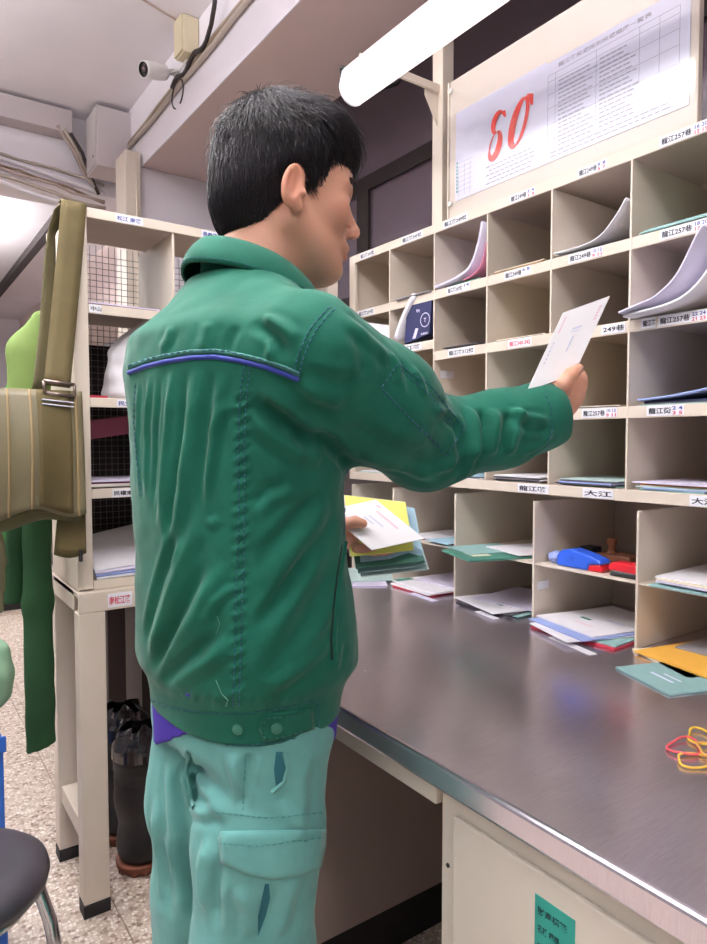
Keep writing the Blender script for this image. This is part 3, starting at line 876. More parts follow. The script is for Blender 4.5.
def np_normals(V, Fq):
    n = np.cross(V[Fq[:, 2]] - V[Fq[:, 0]], V[Fq[:, 3]] - V[Fq[:, 1]])
    out = np.zeros_like(V)
    for k in range(4): np.add.at(out, Fq[:, k], n)
    return out / np.maximum(np.linalg.norm(out, axis=1, keepdims=True), 1e-12)
def relax(V, Fq, it=2, lam=.5):
    e = np.concatenate([Fq[:, [0, 1]], Fq[:, [1, 2]], Fq[:, [2, 3]], Fq[:, [3, 0]]])
    for _ in range(it):
        s = np.zeros_like(V); c = np.zeros(len(V))
        np.add.at(s, e[:, 0], V[e[:, 1]]); np.add.at(c, e[:, 0], 1)
        np.add.at(s, e[:, 1], V[e[:, 0]]); np.add.at(c, e[:, 1], 1)
        V = V + lam * (s / np.maximum(c, 1)[:, None] - V)
    return V
def np_obj(name, V, Fq, mats, parent, attr=None):
    me = bpy.data.meshes.new(name)
    off = np.array(wpos(parent)) if parent is not None else np.zeros(3)
    Vl = (V - off).astype(F4)
    me.vertices.add(len(Vl)); me.vertices.foreach_set('co', Vl.ravel())
    n = Fq.shape[1]
    me.loops.add(Fq.size); me.loops.foreach_set('vertex_index', Fq.astype(np.int32).ravel())
    me.polygons.add(len(Fq)); me.polygons.foreach_set('loop_start', np.arange(0, Fq.size, n, dtype=np.int32))
    me.polygons.foreach_set('loop_total', np.full(len(Fq), n, np.int32))
    me.polygons.foreach_set('use_smooth', np.ones(len(Fq), bool))
    me.update(calc_edges=True)
    for m in (mats if isinstance(mats, (list, tuple)) else [mats]): me.materials.append(m)
    if attr is not None:
        ca = me.color_attributes.new('tint', 'FLOAT_COLOR', 'POINT')
        ca.data.foreach_set('color', attr.astype(F4).ravel())
    o = bpy.data.objects.new(name, me)
    col.objects.link(o)
    if parent is not None: o.parent = parent
    return o

# ------------------------------------------------------------------ person: frames
PC = np.array([.435, .915, 0.0])
az = math.radians(84)
tf = np.array([math.sin(az), math.cos(az), 0]); tl = np.array([-math.cos(az), math.sin(az), 0])
def TB(u, l, z):            # forward, left, height in the torso frame
    return PC + tf * u + tl * l + np.array([0, 0, z])
person = empty('person', tuple(PC), 'person in a green work jacket and mint trousers sorting letters, holding up an envelope', 'person')

ha = math.radians(104); hp = math.radians(6.5)
h0 = np.array([math.sin(ha), math.cos(ha), 0]); hl = np.array([-math.cos(ha), math.sin(ha), 0])
hf = h0 * math.cos(hp) + np.array([0, 0, -math.sin(hp)])
hu = np.cross(hf, hl)
HC = np.array([.514, .907, 1.584])
HM = np.stack([hf, hl, hu], 1)                              # columns: forward, left, up
def HP(x, y, z): return HC + HM @ np.array([x, y, z])
HK = 1.04                                                   # head scale

def head_sdf(p):
    q = ((p - A3(HC)) @ HM.astype(F4)) / HK
    y = q.copy(); y[:, 1] = np.abs(y[:, 1])                 # mirrored
    d = sd_ell(q, (-.016, 0, .038), (.096, .076, .086))
    d = smin(d, sd_ell(q, (.036, 0, .035), (.055, .060, .062)), .03)
    d = smin(d, sd_ell(q, (.034, 0, -.038), (.056, .057, .078)), .03)
    d = smin(d, sd_cap(y, (.0, .052, -.048), (.062, .020, -.090), .018, .016), .03)
    d = smin(d, sd_ell(q, (.074, 0, -.091), (.019, .022, .016)), .022)
    d = smin(d, sd_ell(y, (.060, .040, -.014), (.020, .017, .020)), .025)     # cheekbone
    d = smin(d, sd_cap(y, (.081, .012, .026), (.066, .050, .022), .009, .008), .014)  # brow
    d = smax(d, -sd_ell(y, (.100, .032, .007), (.024, .022, .011)), .010)     # socket
    d = smin(d, sd_ell(y, (.073, .031, .006), (.0125, .016, .010)), .005)     # lids
    d = smin(d, sd_cap(q, (.083, 0, .018), (.108, 0, -.021), .0066, .0078), .010)
    d = smin(d, sd_ell(q, (.107, 0, -.026), (.0095, .0090, .0080)), .008)
    d = smin(d, sd_ell(y, (.094, .0110, -.0305), (.010, .0060, .0070)), .006)
    d = smax(d, -sd_ell(y, (.098, .0065, -.0385), (.005, .0035, .004)), .003)
    d = smin(d, sd_ell(q, (.086, 0, -.056), (.014, .026, .014)), .012)
    d = smin(d, sd_ell(q, (.0945, 0, -.0545), (.0075, .019, .0048)), .004)
    d = smin(d, sd_ell(q, (.0925, 0, -.0655), (.0085, .017, .0055)), .004)
    d = smax(d, -sd_ell(q, (.104, 0, -.0600), (.010, .024, .0014)), .003)
    # ears: a tilted disc with a hollow and a rim
    ca, sa = math.cos(.42), math.sin(.42)
    R1 = np.array([[ca, sa, 0], [-sa, ca, 0], [0, 0, 1]]) # turn about up
    cb_, sb_ = math.cos(.18), math.sin(.18)
    R2 = np.array([[cb_, 0, sb_], [0, 1, 0], [-sb_, 0, cb_]])
    RE = R1 @ R2
    e = sd_ell(y, (-.012, .079, -.010), (.0185, .0085, .031), RE)
    e = smin(e, sd_ell(y, (-.003, .075, -.035), (.009, .006, .011)), .006)
    e = smax(e, -sd_ell(y, (-.011, .0885, -.007), (.0125, .0085, .0225), RE), .004)
    e = smin(e, sd_ell(y, (.004, .079, -.016), (.0035, .004, .006)), .004)
    e = smin(e, sd_cap(y, (-.014, .0785, .006), (-.0175, .0805, -.020), .0028, .0028), .005)
    d = smin(d, e, .005)
    return d * HK

NB = TB(.012, .005, 1.44)                                  # neck base
RSH = np.array([.455, .735, 1.325]); REL = np.array([.684, .782, 1.216]); RWR = np.array([.898, .719, 1.262])
LSH = np.array([.435, 1.085, 1.33]); LEL = np.array([.47, 1.15, 1.08]); LWR = np.array([.69, 1.105, 1.035])

def rhand_sdf(p):
    # wrist, palm, four fingers curled behind the envelope, thumb in front of it
    d = sd_cap(p, RWR, (.916, .712, 1.283), .026, .027)
    d = smin(d, sd_cap(p, (.916, .712, 1.286), (.945, .703, 1.316), .023, .019), .02)
    d = smin(d, sd_cap(p, (.922, .722, 1.280), (.955, .716, 1.292), .021, .018), .02)
    fing = [  # knuckle, middle joint, tip joint, tip
        [(.951, .700, 1.326), (.958, .727, 1.343), (.938, .739, 1.345), (.920, .735, 1.341)],
        [(.961, .706, 1.312), (.967, .737, 1.324), (.944, .748, 1.328), (.923, .742, 1.325)],
        [(.963, .711, 1.297), (.969, .741, 1.305), (.946, .751, 1.309), (.926, .745, 1.307)],
        [(.957, .716, 1.283), (.963, .741, 1.286), (.944, .750, 1.290), (.928, .745, 1.290)]]
    rad = [(.0105, .0098, .0088, .0080), (.0108, .0100, .0090, .0080), (.0104, .0096, .0086, .0078), (.0094, .0086, .0078, .0070)]
    for f_, r_ in zip(fing, rad):
        c = chain(p, f_, r_, .003)
        d = smin(d, c, .0035)
    th = chain(p, [(.902, .705, 1.288), (.896, .690, 1.309), (.906, .683, 1.325), (.921, .682, 1.334)], (.017, .0125, .0112, .0090), .004)
    return smin(d, th, .005)

def lhand_sdf(p):
    d = sd_cap(p, LWR, (.715, 1.10, 1.032), .026, .028)
    d = smin(d, sd_cap(p, (.715, 1.102, 1.030), (.755, 1.085, 1.025), .024, .02), .02)
    for k in range(4):
        t = k / 3.0
        a = np.array([.764, 1.072 + .0, 1.012]) + np.array([-.012, -.028, -.004]) * (t - .5) * 2 * .8 + np.array([0, .012, 0])
        b = a + np.array([.030, -.016, -.006]); c_ = b + np.array([.020, -.012, .0]); e = c_ + np.array([.014, -.009, .004])
        d = smin(d, chain(p, [a, b, c_, e], (.0105, .0098, .0088, .0078), .003), .006)
    th = chain(p, [(.722, 1.088, 1.045), (.733, 1.070, 1.057), (.745, 1.055, 1.062), (.757, 1.045, 1.059)], (.016, .0125, .0108, .0088), .005)
    return smin(d, th, .008)

def body_sdf(p):
    d = near(p, HC, .24, head_sdf)
    nk = near(p, HC - np.array([.05, 0, .13]), .25, lambda q: smin(sd_cap(q, HP(-.018, 0, -.03), NB, .057, .054), sd_cap(q, HP(.01, 0, -.07), NB + tf * .02, .045, .050), .03))
    d = smin(d, nk, .022)
    tor = sd_ell(p, TB(-.02, 0, 1.24), (.095, .145, .19))
    tor = smin(tor, sd_ell(p, TB(0, 0, .98), (.095, .135, .20)), .06)
    tor = smin(tor, sd_cap(p, TB(-.005, .11, 1.345), TB(-.005, -.11, 1.345), .045, .045), .05)
    d = smin(d, tor, .04)
    d = smin(d, chain(p, [RSH, REL, RWR], (.052, .040, .028), .02), .03)
    d = smin(d, chain(p, [LSH, LEL, LWR], (.052, .040, .028), .02), .03)
    d = smin(d, near(p, (.935, .715, 1.305), .13, rhand_sdf), .008)
    d = smin(d, near(p, (.75, 1.08, 1.03), .14, lhand_sdf), .008)
    for s, hx, dk in ((-1, 0.0, -.034), (1, -.01, 0)):
        hip = TB(hx, .070 * s, .88); kn = TB(hx - .004 + dk, .08 * s, .50); an = TB(hx - .03 + dk, .09 * s, .09)
        d = smin(d, chain(p, [hip, kn, an], (.072, .052, .036), .03), .04)
        d = smin(d, sd_cap(p, an - np.array([0, 0, .04]), an + tf * .14 - np.array([0, 0, .055]), .034, .025), .02)
    return d
V, Fq = surfnet(body_sdf, (.2, .55, 0.0), (1.1, 1.35, 1.78), .0026, slack=1.7)
q = (V - HC) @ HM / HK
tint = np.ones((len(V), 4))
def blob(c, r, colr, amt):
    k = np.exp(-(((q - np.array(c)) / np.array(r)) ** 2).sum(1))[:, None] * amt
    tint[:, :3] = tint[:, :3] * (1 - k) + np.array(colr) * k
blob((.098, 0, -.055), (.010, .018, .005), (.90, .50, .52), .9)
blob((.096, 0, -.066), (.010, .016, .005), (.90, .50, .52), .9)
for s in (1, -1):
    blob((.07, .05 * s, -.02), (.03, .02, .025), (1.02, .86, .84), .6)
    blob((-.012, .085 * s, 0), (.03, .015, .04), (1.05, .80, .78), .8)
blob((.11, 0, -.03), (.012, .015, .015), (1.02, .82, .80), .6)
blob((.075, -.05, -.012), (.004, .006, .004), (.75, .42, .38), .8)
hk = np.exp(-(np.linalg.norm(V - np.array([.96, .715, 1.31]), axis=1) / .03) ** 2)[:, None] * .5
tint[:, :3] = tint[:, :3] * (1 - hk) + np.array([1.02, .85, .80]) * hk

def skin():
    m = mat('skin', (224, 174, 146), .52, bump=.12, bscale=420, sub=.12)
    nt = m.node_tree; b = nt.nodes['Principled BSDF']
    at = nt.nodes.new('ShaderNodeAttribute'); at.attribute_name = 'tint'
    mx = nt.nodes.new('ShaderNodeMix'); mx.data_type = 'RGBA'; mx.blend_type = 'MULTIPLY'
    mx.inputs['Factor'].default_value = 1
    mx.inputs['A'].default_value = srgb(208, 154, 128)
    nt.links.new(at.outputs['Color'], mx.inputs['B'])
    nt.links.new(mx.outputs['Result'], b.inputs['Base Color'])
    return m
M['skin'] = skin()
body = np_obj('body', V, Fq, M['skin'], person, tint)
hm_ = np.linalg.norm(V - HC, axis=1) < .2
hfq = Fq[hm_[Fq].all(1)]
bbv = BVHTree.FromPolygons([tuple(v) for v in V], [tuple(f) for f in hfq])
def snap(p, o=.0004):
    h = bbv.find_nearest(Vector(p)); return h[0] + h[1] * o

# thumb nail
hnm = np.linalg.norm(V - np.array([.93, .70, 1.31]), axis=1) < .12
hbv = BVHTree.FromPolygons([tuple(v) for v in V], [tuple(f) for f in Fq[hnm[Fq].all(1)]])
def nail_pt(u, v):
    a = Vector((.912, .660, 1.334)) + Vector((.015, .002, .006)) * u + Vector((-.003, 0, .0085)) * (v - .5) * (1 - .3 * u)
    h = hbv.find_nearest(a); return h[0] + h[1] * .0004
MB().sheet(nail_pt, 6, 6, .0006).build('thumb_nail', mat('nail', (232, 190, 172), .3), person, smooth=True)
# eyes looking down, eyebrows
M['eye'] = mat('eye_white', (225, 218, 214), .2)
M['hairm'] = mat('black_hair', (25, 20, 26), .42, spec=.45, var=.25, scale=60)
for s in (1, -1):
    mb = MB()
    def lash(u, v): 
        a = (u - .5) * 2
        return snap(HP(.088 * HK, (.031 * s + .016 * a) * HK, (.0005 + .004 * v - .003 * a * a) * HK), .0012)
    mb.sheet(lash, 8, 2, .0012 * HK)
    mb.build('eyelash', M['hairm'], person)
    mb = MB()
    rr = random.Random(5)
    for k in range(160):
        t = rr.random(); a = .010 + .042 * t
        z0 = .0265 + .006 * math.sin(t * 2.6) + rr.uniform(-.0035, .0035)
        x0 = .0915 - .25 * max(0, a - .012) ** 1.15 * 1.6
        p0 = HP(x0 * HK, a * s * HK, z0 * HK); p1 = HP((x0 + .0008 - .004) * HK, (a + .007) * s * HK, (z0 + .002) * HK)
        p0 = snap(p0); p1 = snap(p1)
        mb.tube([p0, (p0 + p1) / 2 + Vector(hf) * .0012, p1 + Vector(hf) * .0006], [.0008, .0008, .0003], 4)
    mb.build('eyebrow', M['hairm'], person)

# ------------------------------------------------------------------ hair
def hair_sdf(p):
    q = ((p - A3(HC)) @ HM.astype(F4)) / HK
    d = sd_ell(q, (-.014, 0, .046), (.096, .083, .098))
    d = smin(d, sd_ell(q, (.036, 0, .084), (.060, .066, .056)), .03)
    d = smin(d, sd_ell(q, (-.055, 0, -.010), (.055, .066, .075)), .03)
    # keep clear of face, ears and neck
    y = q.copy(); y[:, 1] = np.abs(y[:, 1])
    face = sd_ell(q, (.122, 0, -.030), (.066, .11, .080))
    d = smax(d, -face, .012)
    d = smax(d, -sd_ell(y, (.020, .082, -.048), (.045, .03, .048)), .010)
    d = smax(d, -sd_ell(y, (-.008, .086, -.008), (.025, .022, .035)), .008)
    d = smax(d, -sd_ell(q, (.025, 0, -.12), (.080, .13, .065)), .012)
    d = smax(d, (-.096 - q[:, 2]) + .25 * (q[:, 0] + .09), .012)
    return d * HK
Vh, Fh = surfnet(hair_sdf, HC - .17, HC + .19, .003)
Nh = np_normals(Vh, Fh)
qh = (Vh - HC) @ HM / HK
# clumps: ridges running down from the crown
crown = np.array([-.055, 0.0, .135])
ang = np.arctan2(qh[:, 1] - crown[1], qh[:, 0] - crown[0])
dist = np.linalg.norm(qh - crown, axis=1)
clump = np.sin(ang * 46 + 3 * np.sin(dist * 60)) * .5 + np.sin(ang * 83 + dist * 90 + 2) * .5
Vh2 = Vh + Nh * (clump * .0017 * np.clip(dist / .05, 0, 1))[:, None]
hair = np_obj('hair', Vh2, Fh, M['hairm'], person)
# strands lying over the cap
mb_v = []; mb_f = []
bvh = BVHTree.FromPolygons([tuple(v) for v in Vh], [tuple(f) for f in Fh])
ids = rng.permutation(len(Vh))[:11000]
nv = 0
lr = np.random.default_rng(11)
for i in ids:
    p = Vector(Vh[i]); n = Vector(Nh[i]); ql = qh[i]
    g = Vector(HM @ np.array([ql[0] - crown[0], ql[1] - crown[1], (ql[2] - crown[2])]))
    g = g + Vector((0, 0, -.03 if ql[2] < .08 else 0)) 
    if ql[0] > .03 and ql[2] > .03: g += Vector(hf) * .06 + Vector(hl) * lr.normal(0, .02)
    g = g - n * g.dot(n)
    if g.length < 1e-6: continue
    g.normalize()
    side = n.cross(g) 
    g = (g + side * lr.normal(0, .22)).normalized()
    fade = 1.0 if ql[2] > .0 else max(.35, 1 + ql[2] / .09)
    L = lr.uniform(.016, .034) * fade
    lift = lr.uniform(.0, .003) * (1.6 if ql[2] > .06 else .6)
    if ql[2] > .05 and lr.random() < .22: lift *= 2.6; L *= 1.3
    if ql[2] < -.03: lift *= .5
    pts = []
    for k in range(4):
        t = k / 3
        pts.append(p + g * (L * t) + n * (.0006 + lift * math.sin(t * 2.2)) - n * (L * t) ** 2 * 4.2)
    wd_ = lr.uniform(.0005, .0009)
    for k, pt in enumerate(pts):
        wk = wd_ * (1 - .75 * k / 3)
        mb_v += [pt - side * wk, pt + side * wk, pt + n * wk * 1.1]
    for k in range(3):
        a = nv + k * 3
        mb_f += [(a, a + 3, a + 5, a + 2), (a + 2, a + 5, a + 4, a + 1), (a + 1, a + 4, a + 3, a)]
    nv += 12
st_o = np_obj('hair_strands', np.array([tuple(v) for v in mb_v]), np.array(mb_f), M['hairm'], hair)
st_o['kind'] = 'stuff'
# ------------------------------------------------------------------ jacket
def smooth_tab(zs, vals, n=400, w=9):
    z = np.linspace(zs[0], zs[-1], n); v = np.interp(z, zs, vals)
    k = np.hanning(2 * w + 1); k /= k.sum()
    vp = np.concatenate([np.full(w, v[0]), v, np.full(w, v[-1])])
    return z, np.convolve(vp, k, 'valid')
#        z     fwd    left   half w  half d
JT = [(.780, .004, .000, .156, .122),
      (.845, .006, .000, .159, .126),
      (.872, .008, .000, .165, .132),
      (.895, .012, .000, .180, .150),
      (.960, .006, .000, .182, .143),
      (1.05, -.004, .000, .180, .133),
      (1.15, -.008, .000, .182, .132),
      (1.25, -.010, .000, .190, .130),
      (1.32, -.016, .000, .198, .128),
      (1.37, -.022, .000, .176, .117),
      (1.41, -.002, .000, .122, .092),
      (1.45, .010, .000, .082, .076),
      (1.52, .020, .000, .070, .070)]
zt = [r[0] for r in JT]
TABS = [smooth_tab(zt, [r[k] for r in JT]) for k in (1, 2, 3, 4)]
def loft(p, tabs, pw=2.3):
    cf, cl, a, b = [np.interp(p[:, 2], t[0], t[1]).astype(F4) for t in tabs]
    q = p - A3(PC)
    u = q @ tf.astype(F4) - cf; l = q @ tl.astype(F4) - cl
    k = ((np.abs(u) / b) ** pw + (np.abs(l) / a) ** pw) ** (1 / pw)
    return (k - 1) * np.minimum(a, b) * .92
cdir = (RWR - REL) / np.linalg.norm(RWR - REL)
CUFF = RWR + cdir * .010
JR_pts = [RSH, RSH * .45 + REL * .55 + np.array([0, 0, .004]), REL, REL * .4 + RWR * .6 + np.array([0, 0, -.006]), RWR - cdir * .020, RWR + cdir * .02]
JR_r = [.074, .081, .069, .058, .049, .043]
def jacket_sdf(p):
    d = loft(p, TABS)
    sh = smin(sd_cap(p, TB(-.005, .06, 1.398), TB(-.015, .16, 1.358), .042, .052), sd_cap(p, TB(-.005, -.06, 1.398), TB(-.005, -.165, 1.350), .042, .055), .02)
    d = smin(d, sh, .045)
    d = smax(d, p[:, 2] - 1.455, .006)
    # open hem, open cuffs, neck opening
    d = smax(d, .826 + .03 * (p[:, 1] - PC[1]) - p[:, 2], .004)
    rs = chain(p, JR_pts, JR_r, .03)
    rs = smax(rs, (p - A3(CUFF)) @ cdir.astype(F4), .003)
    rs = smax(rs, -sd_cap(p, CUFF - cdir * .012, CUFF + cdir * .05, .036, .036), .003)
    d = smin(d, rs, .035)
    ls = (chain(p, [LSH - np.array([0, .01, .01]), LSH * .5 + LEL * .5, LEL, LWR], (.074, .070, .062, .044), .03))
    lw = np.array([1, -.15, -.1]) / np.linalg.norm([1, -.15, -.1])
    ls = smax(ls, (p - A3(LWR + lw * .005)) @ lw.astype(F4), .003)
    d = smin(d, ls, .035)
    d = smax(d, -sd_cap(p, TB(.024, 0, 1.46), TB(.045, 0, 1.62), .064, .070), .004)
    # a hollow at the hem so that the trousers come out of it
    return d
Vj, Fj = surfnet(jacket_sdf, (.18, .52, .80), (1.02, 1.36, 1.53), .0032, slack=1.7)
jb = BVHTree.FromPolygons([tuple(v) for v in Vj], [tuple(f) for f in Fj])
def pix_dir(x, y):
    return (FW + RT * ((x - 353.5) / FPX) - UP * ((y - 472) / FPX)).normalized()
def hit(bv, x, y):
    h = bv.ray_cast(CAM, pix_dir(x, y))
    return h if h[0] is not None else None
def seg_dist(V, a, b):
    ba = b - a; L2 = ba @ ba
    t = np.clip(((V - a) @ ba) / L2, 0, 1)
    return np.linalg.norm(V - a - t[:, None] * ba, axis=1), t
def apply_folds(V, Fq, bv, folds):
    disp = np.zeros(len(V))
    for fo in folds:
        pts = fo[0]; w_ = fo[1]; hgt = fo[2]
        P3 = []
        for (x, y) in pts:
            h = hit(bv, x, y)
            if h is not None: P3.append(np.array(h[0]))
        if len(P3) < 2: continue
        lens = [np.linalg.norm(P3[i + 1] - P3[i]) for i in range(len(P3) - 1)]
        tot = sum(lens); acc = 0
        best = np.full(len(V), 9.0); tt = np.zeros(len(V))
        for i in range(len(P3) - 1):
            if lens[i] < 1e-5: continue
            d, t = seg_dist(V, P3[i], P3[i + 1])
            m = d < best
            best[m] = d[m]; tt[m] = ((acc + t * lens[i]) / tot)[m]
            acc += lens[i]
        taper = np.clip(np.minimum(tt, 1 - tt) * 5 + fo[3] if len(fo) > 3 else np.minimum(tt, 1 - tt) * 5, 0, 1)
        x = best / w_
        # a pinched ridge with soft flanks and shallow troughs beside it
        disp += hgt * taper * ((np.exp(-np.abs(x) ** 1.6) - .35 * np.exp(-((x - 1.7) / .7) ** 2)))
    return disp

JF = [  # ([(pixel path)], width m, height m)
    ([(150, 374), (146, 430), (146, 500)], .007, .0045), ([(172, 368), (167, 440), (160, 530)], .008, .0055), ([(197, 366), (188, 450), (172, 570)], .009, .006),
    ([(160, 376), (156, 440), (152, 510)], .006, -.004), ([(184, 372), (178, 450), (166, 540)], .006, -.005), ([(210, 372), (203, 440), (196, 520)], .007, -.004),
    ([(222, 372), (216, 430), (204, 500)], .007, .0045), ([(138, 380), (136, 440), (140, 500)], .006, .003),
    ([(196, 520), (172, 590), (150, 660)], .012, .007), ([(182, 520), (160, 580), (145, 640)], .008, -.006),
    ([(222, 560), (196, 620), (158, 690)], .013, .007), ([(208, 560), (182, 610), (152, 670)], .009, -.006),
    ([(236, 640), (205, 665), (165, 695)], .011, .006), ([(228, 625), (200, 650), (162, 680)], .008, -.004),
    ([(234, 585), (214, 604), (205, 625)], .006, .004), ([(205, 520), (212, 524), (219, 518)], .006, .003),
    ([(238, 400), (222, 412), (208, 440)], .007, .003),
    # puckers along the back seam
    ] + [([(243 - (y - 380) * .02 - 10, y + 5), (243 - (y - 380) * .02 + 10, y - 4)], .0035, .0022) for y in range(392, 700, 13)] + [
    # under the arm and on the flank
    ([(252, 398), (282, 420), (312, 446)], .010, -.006), ([(262, 386), (292, 405), (325, 432)], .012, .006), ([(250, 420), (275, 440), (305, 458)], .010, .005),
    ([(348, 466), (328, 444), (306, 430)], .010, -.009), ([(345, 480), (320, 462), (290, 452)], .010, .006),
    ([(330, 500), (300, 540), (262, 588)], .013, .006), ([(318, 490), (286, 530), (256, 560)], .010, -.005),
    ([(322, 552), (296, 600), (262, 650)], .013, .006), ([(312, 548), (284, 590), (258, 625)], .009, -.005),
    ([(335, 600), (300, 655), (270, 690)], .012, .005), ([(252, 520), (270, 500), (300, 490)], .008, .004), ([(252, 505), (268, 488), (290, 480)], .007, -.003),
    ([(262, 690), (300, 670), (330, 640)], .010, .005), ([(340, 640), (335, 672), (345, 700)], .009, .005),
    # shoulder and sleeve
    ([(252, 322), (266, 330), (280, 344), (292, 362)], .008, -.0055), ([(262, 318), (280, 326), (300, 342)], .008, .005), ([(268, 336), (272, 348), (268, 362)], .006, .004),
    ([(160, 352), (168, 340), (172, 326)], .008, .003), ([(200, 352), (206, 338), (210, 322)], .010, .003), ([(228, 354), (230, 342), (238, 326)], .007, -.003),
    ([(298, 382), (318, 396), (345, 404)], .010, .005), ([(305, 372), (330, 380), (356, 384)], .009, -.004), ([(340, 318), (368, 338), (392, 362)], .010, .004),
    ([(388, 352), (396, 366), (398, 386)], .006, .0045), ([(400, 360), (408, 376), (410, 396)], .006, -.0035), ([(410, 368), (420, 382), (424, 398)], .006, .004),
    ([(352, 330), (362, 352), (366, 380)], .010, -.003),
    ([(440, 406), (456, 424), (462, 452), (452, 478)], .009, -.006), ([(466, 406), (474, 424), (472, 452), (458, 482)], .009, .0075),
    ([(480, 408), (486, 424), (482, 450), (472, 480)], .007, -.006), ([(494, 408), (496, 426), (490, 456), (480, 484)], .008, .0065),
    ([(508, 408), (506, 430), (500, 456)], .007, -.005), ([(520, 404), (518, 424), (508, 456)], .008, .006), ([(505, 410), (525, 416), (548, 420)], .006, .005),
    ([(510, 422), (530, 430), (548, 432)], .006, -.004), ([(525, 452), (540, 444), (552, 430)], .007, .004), ([(430, 470), (455, 462), (480, 440)], .009, .004),
    ([(360, 452), (395, 468), (440, 478)], .012, .004), ([(350, 425), (385, 445), (425, 458)], .014, -.004), ([(430, 408), (447, 412), (462, 424)], .007, .005),
    # waistband gathers
    ] + [([(x, 694), (x + random.uniform(-3, 3), 712)], .004, random.uniform(.001, .0025)) for x in range(150, 345, 11)]
Nj = np_normals(Vj, Fj)
dj = apply_folds(Vj, Fj, jb, JF)
dj *= np.where(Vj[:, 0] > .60, 1.5, 1.15)
# low, broad cloth unevenness
def vnoise(P, sc, seed):
    r = np.random.default_rng(seed)
    out = np.zeros(len(P))
    for _ in range(14):
        k = r.normal(0, sc, 3); ph = r.uniform(0, 6.28)
        out += np.sin(P @ k + ph)
    return out / 14 ** .5
dj += vnoise(Vj, 38, 1) * .0011 + vnoise(Vj, 95, 2) * .0005
# keep waistband and cuff smoother
zb = Vj[:, 2]
dj *= np.clip((zb - .868) / .02, .18, 1) if True else 1
Vj2 = relax(Vj + Nj * dj[:, None], Fj, 1, .4)

def fabric(name, rgb, rgb2, weave=900, rough=.8):
    m = bpy.data.materials.new(name)
    m.use_nodes = True
    nt = m.node_tree; b = nt.nodes['Principled BSDF']
    b.inputs['Roughness'].default_value = rough
    b.inputs['Specular IOR Level'].default_value = .25
    b.inputs['Sheen Weight'].default_value = .16
    b.inputs['Sheen Roughness'].default_value = .4
    tc = nt.nodes.new('ShaderNodeTexCoord')
    n = nt.nodes.new('ShaderNodeTexNoise'); n.inputs['Scale'].default_value = 9; n.inputs['Detail'].default_value = 8; n.inputs['Roughness'].default_value = .65
    nt.links.new(tc.outputs['Object'], n.inputs['Vector'])
    r = nt.nodes.new('ShaderNodeValToRGB')
    r.color_ramp.elements[0].position = .3; r.color_ramp.elements[1].position = .72
    r.color_ramp.elements[0].color = srgb(*rgb); r.color_ramp.elements[1].color = srgb(*rgb2)
    nt.links.new(n.outputs['Fac'], r.inputs['Fac'])
    nt.links.new(r.outputs['Color'], b.inputs['Base Color'])
    n2 = nt.nodes.new('ShaderNodeTexNoise'); n2.inputs['Scale'].default_value = weave; n2.inputs['Detail'].default_value = 2
    nt.links.new(tc.outputs['Object'], n2.inputs['Vector'])
    n3 = nt.nodes.new('ShaderNodeTexNoise'); n3.inputs['Scale'].default_value = 60; n3.inputs['Detail'].default_value = 4
    nt.links.new(tc.outputs['Object'], n3.inputs['Vector'])
    ad = nt.nodes.new('ShaderNodeMath'); ad.operation = 'MULTIPLY_ADD'; ad.inputs[1].default_value = 2.0
    nt.links.new(n3.outputs['Fac'], ad.inputs[0]); nt.links.new(n2.outputs['Fac'], ad.inputs[2])
    bp = nt.nodes.new('ShaderNodeBump'); bp.inputs['Strength'].default_value = .25; bp.inputs['Distance'].default_value = .0012
    nt.links.new(ad.outputs[0], bp.inputs['Height']); nt.links.new(bp.outputs['Normal'], b.inputs['Normal'])
    return m
M['jacket'] = fabric('green_twill', (11, 87, 68), (24, 105, 84))
jacket = np_obj('jacket', Vj2, Fj, M['jacket'], person)
jb = BVHTree.FromPolygons([tuple(v) for v in Vj2], [tuple(f) for f in Fj])

M['thread'] = mat('blue_green_thread', (44, 92, 118), .7)
M['piping'] = mat('blue_piping', (30, 50, 140), .6)
M['seamband'] = mat('worn_seam_green', (58, 122, 108), .8)
def surf_path(bv, pix, step=3.0, off=.0008):
    """pixel polyline -> points lying on the cloth"""
    out = []
    for (a, b) in zip(pix[:-1], pix[1:]):
        n = max(1, int(math.hypot(b[0] - a[0], b[1] - a[1]) / step))
        for k in range(n):
            t = k / n
            h = hit(bv, a[0] + (b[0] - a[0]) * t, a[1] + (b[1] - a[1]) * t)
            if h is not None: out.append((h[0] + h[1] * off, h[1]))
    h = hit(bv, *pix[-1])
    if h is not None: out.append((h[0] + h[1] * off, h[1]))
    return out
def stitches(name, bv, pix, matl, parent, r=.0007, dash=True, off=.0004):
    sp = surf_path(bv, pix, 2.0, off)
    mb = MB()
    i = 0
    while i + 2 < len(sp):
        if dash:
            mb.tube([sp[i][0], sp[i + 1][0] + sp[i + 1][1] * r, sp[i + 2][0]], r, 5); i += 3
        else:
            j = min(len(sp), i + 12)
            mb.tube([s[0] for s in sp[i:j]], r, 5); i = j - 1
    if mb.v: return mb.build(name, matl, parent, smooth=True)
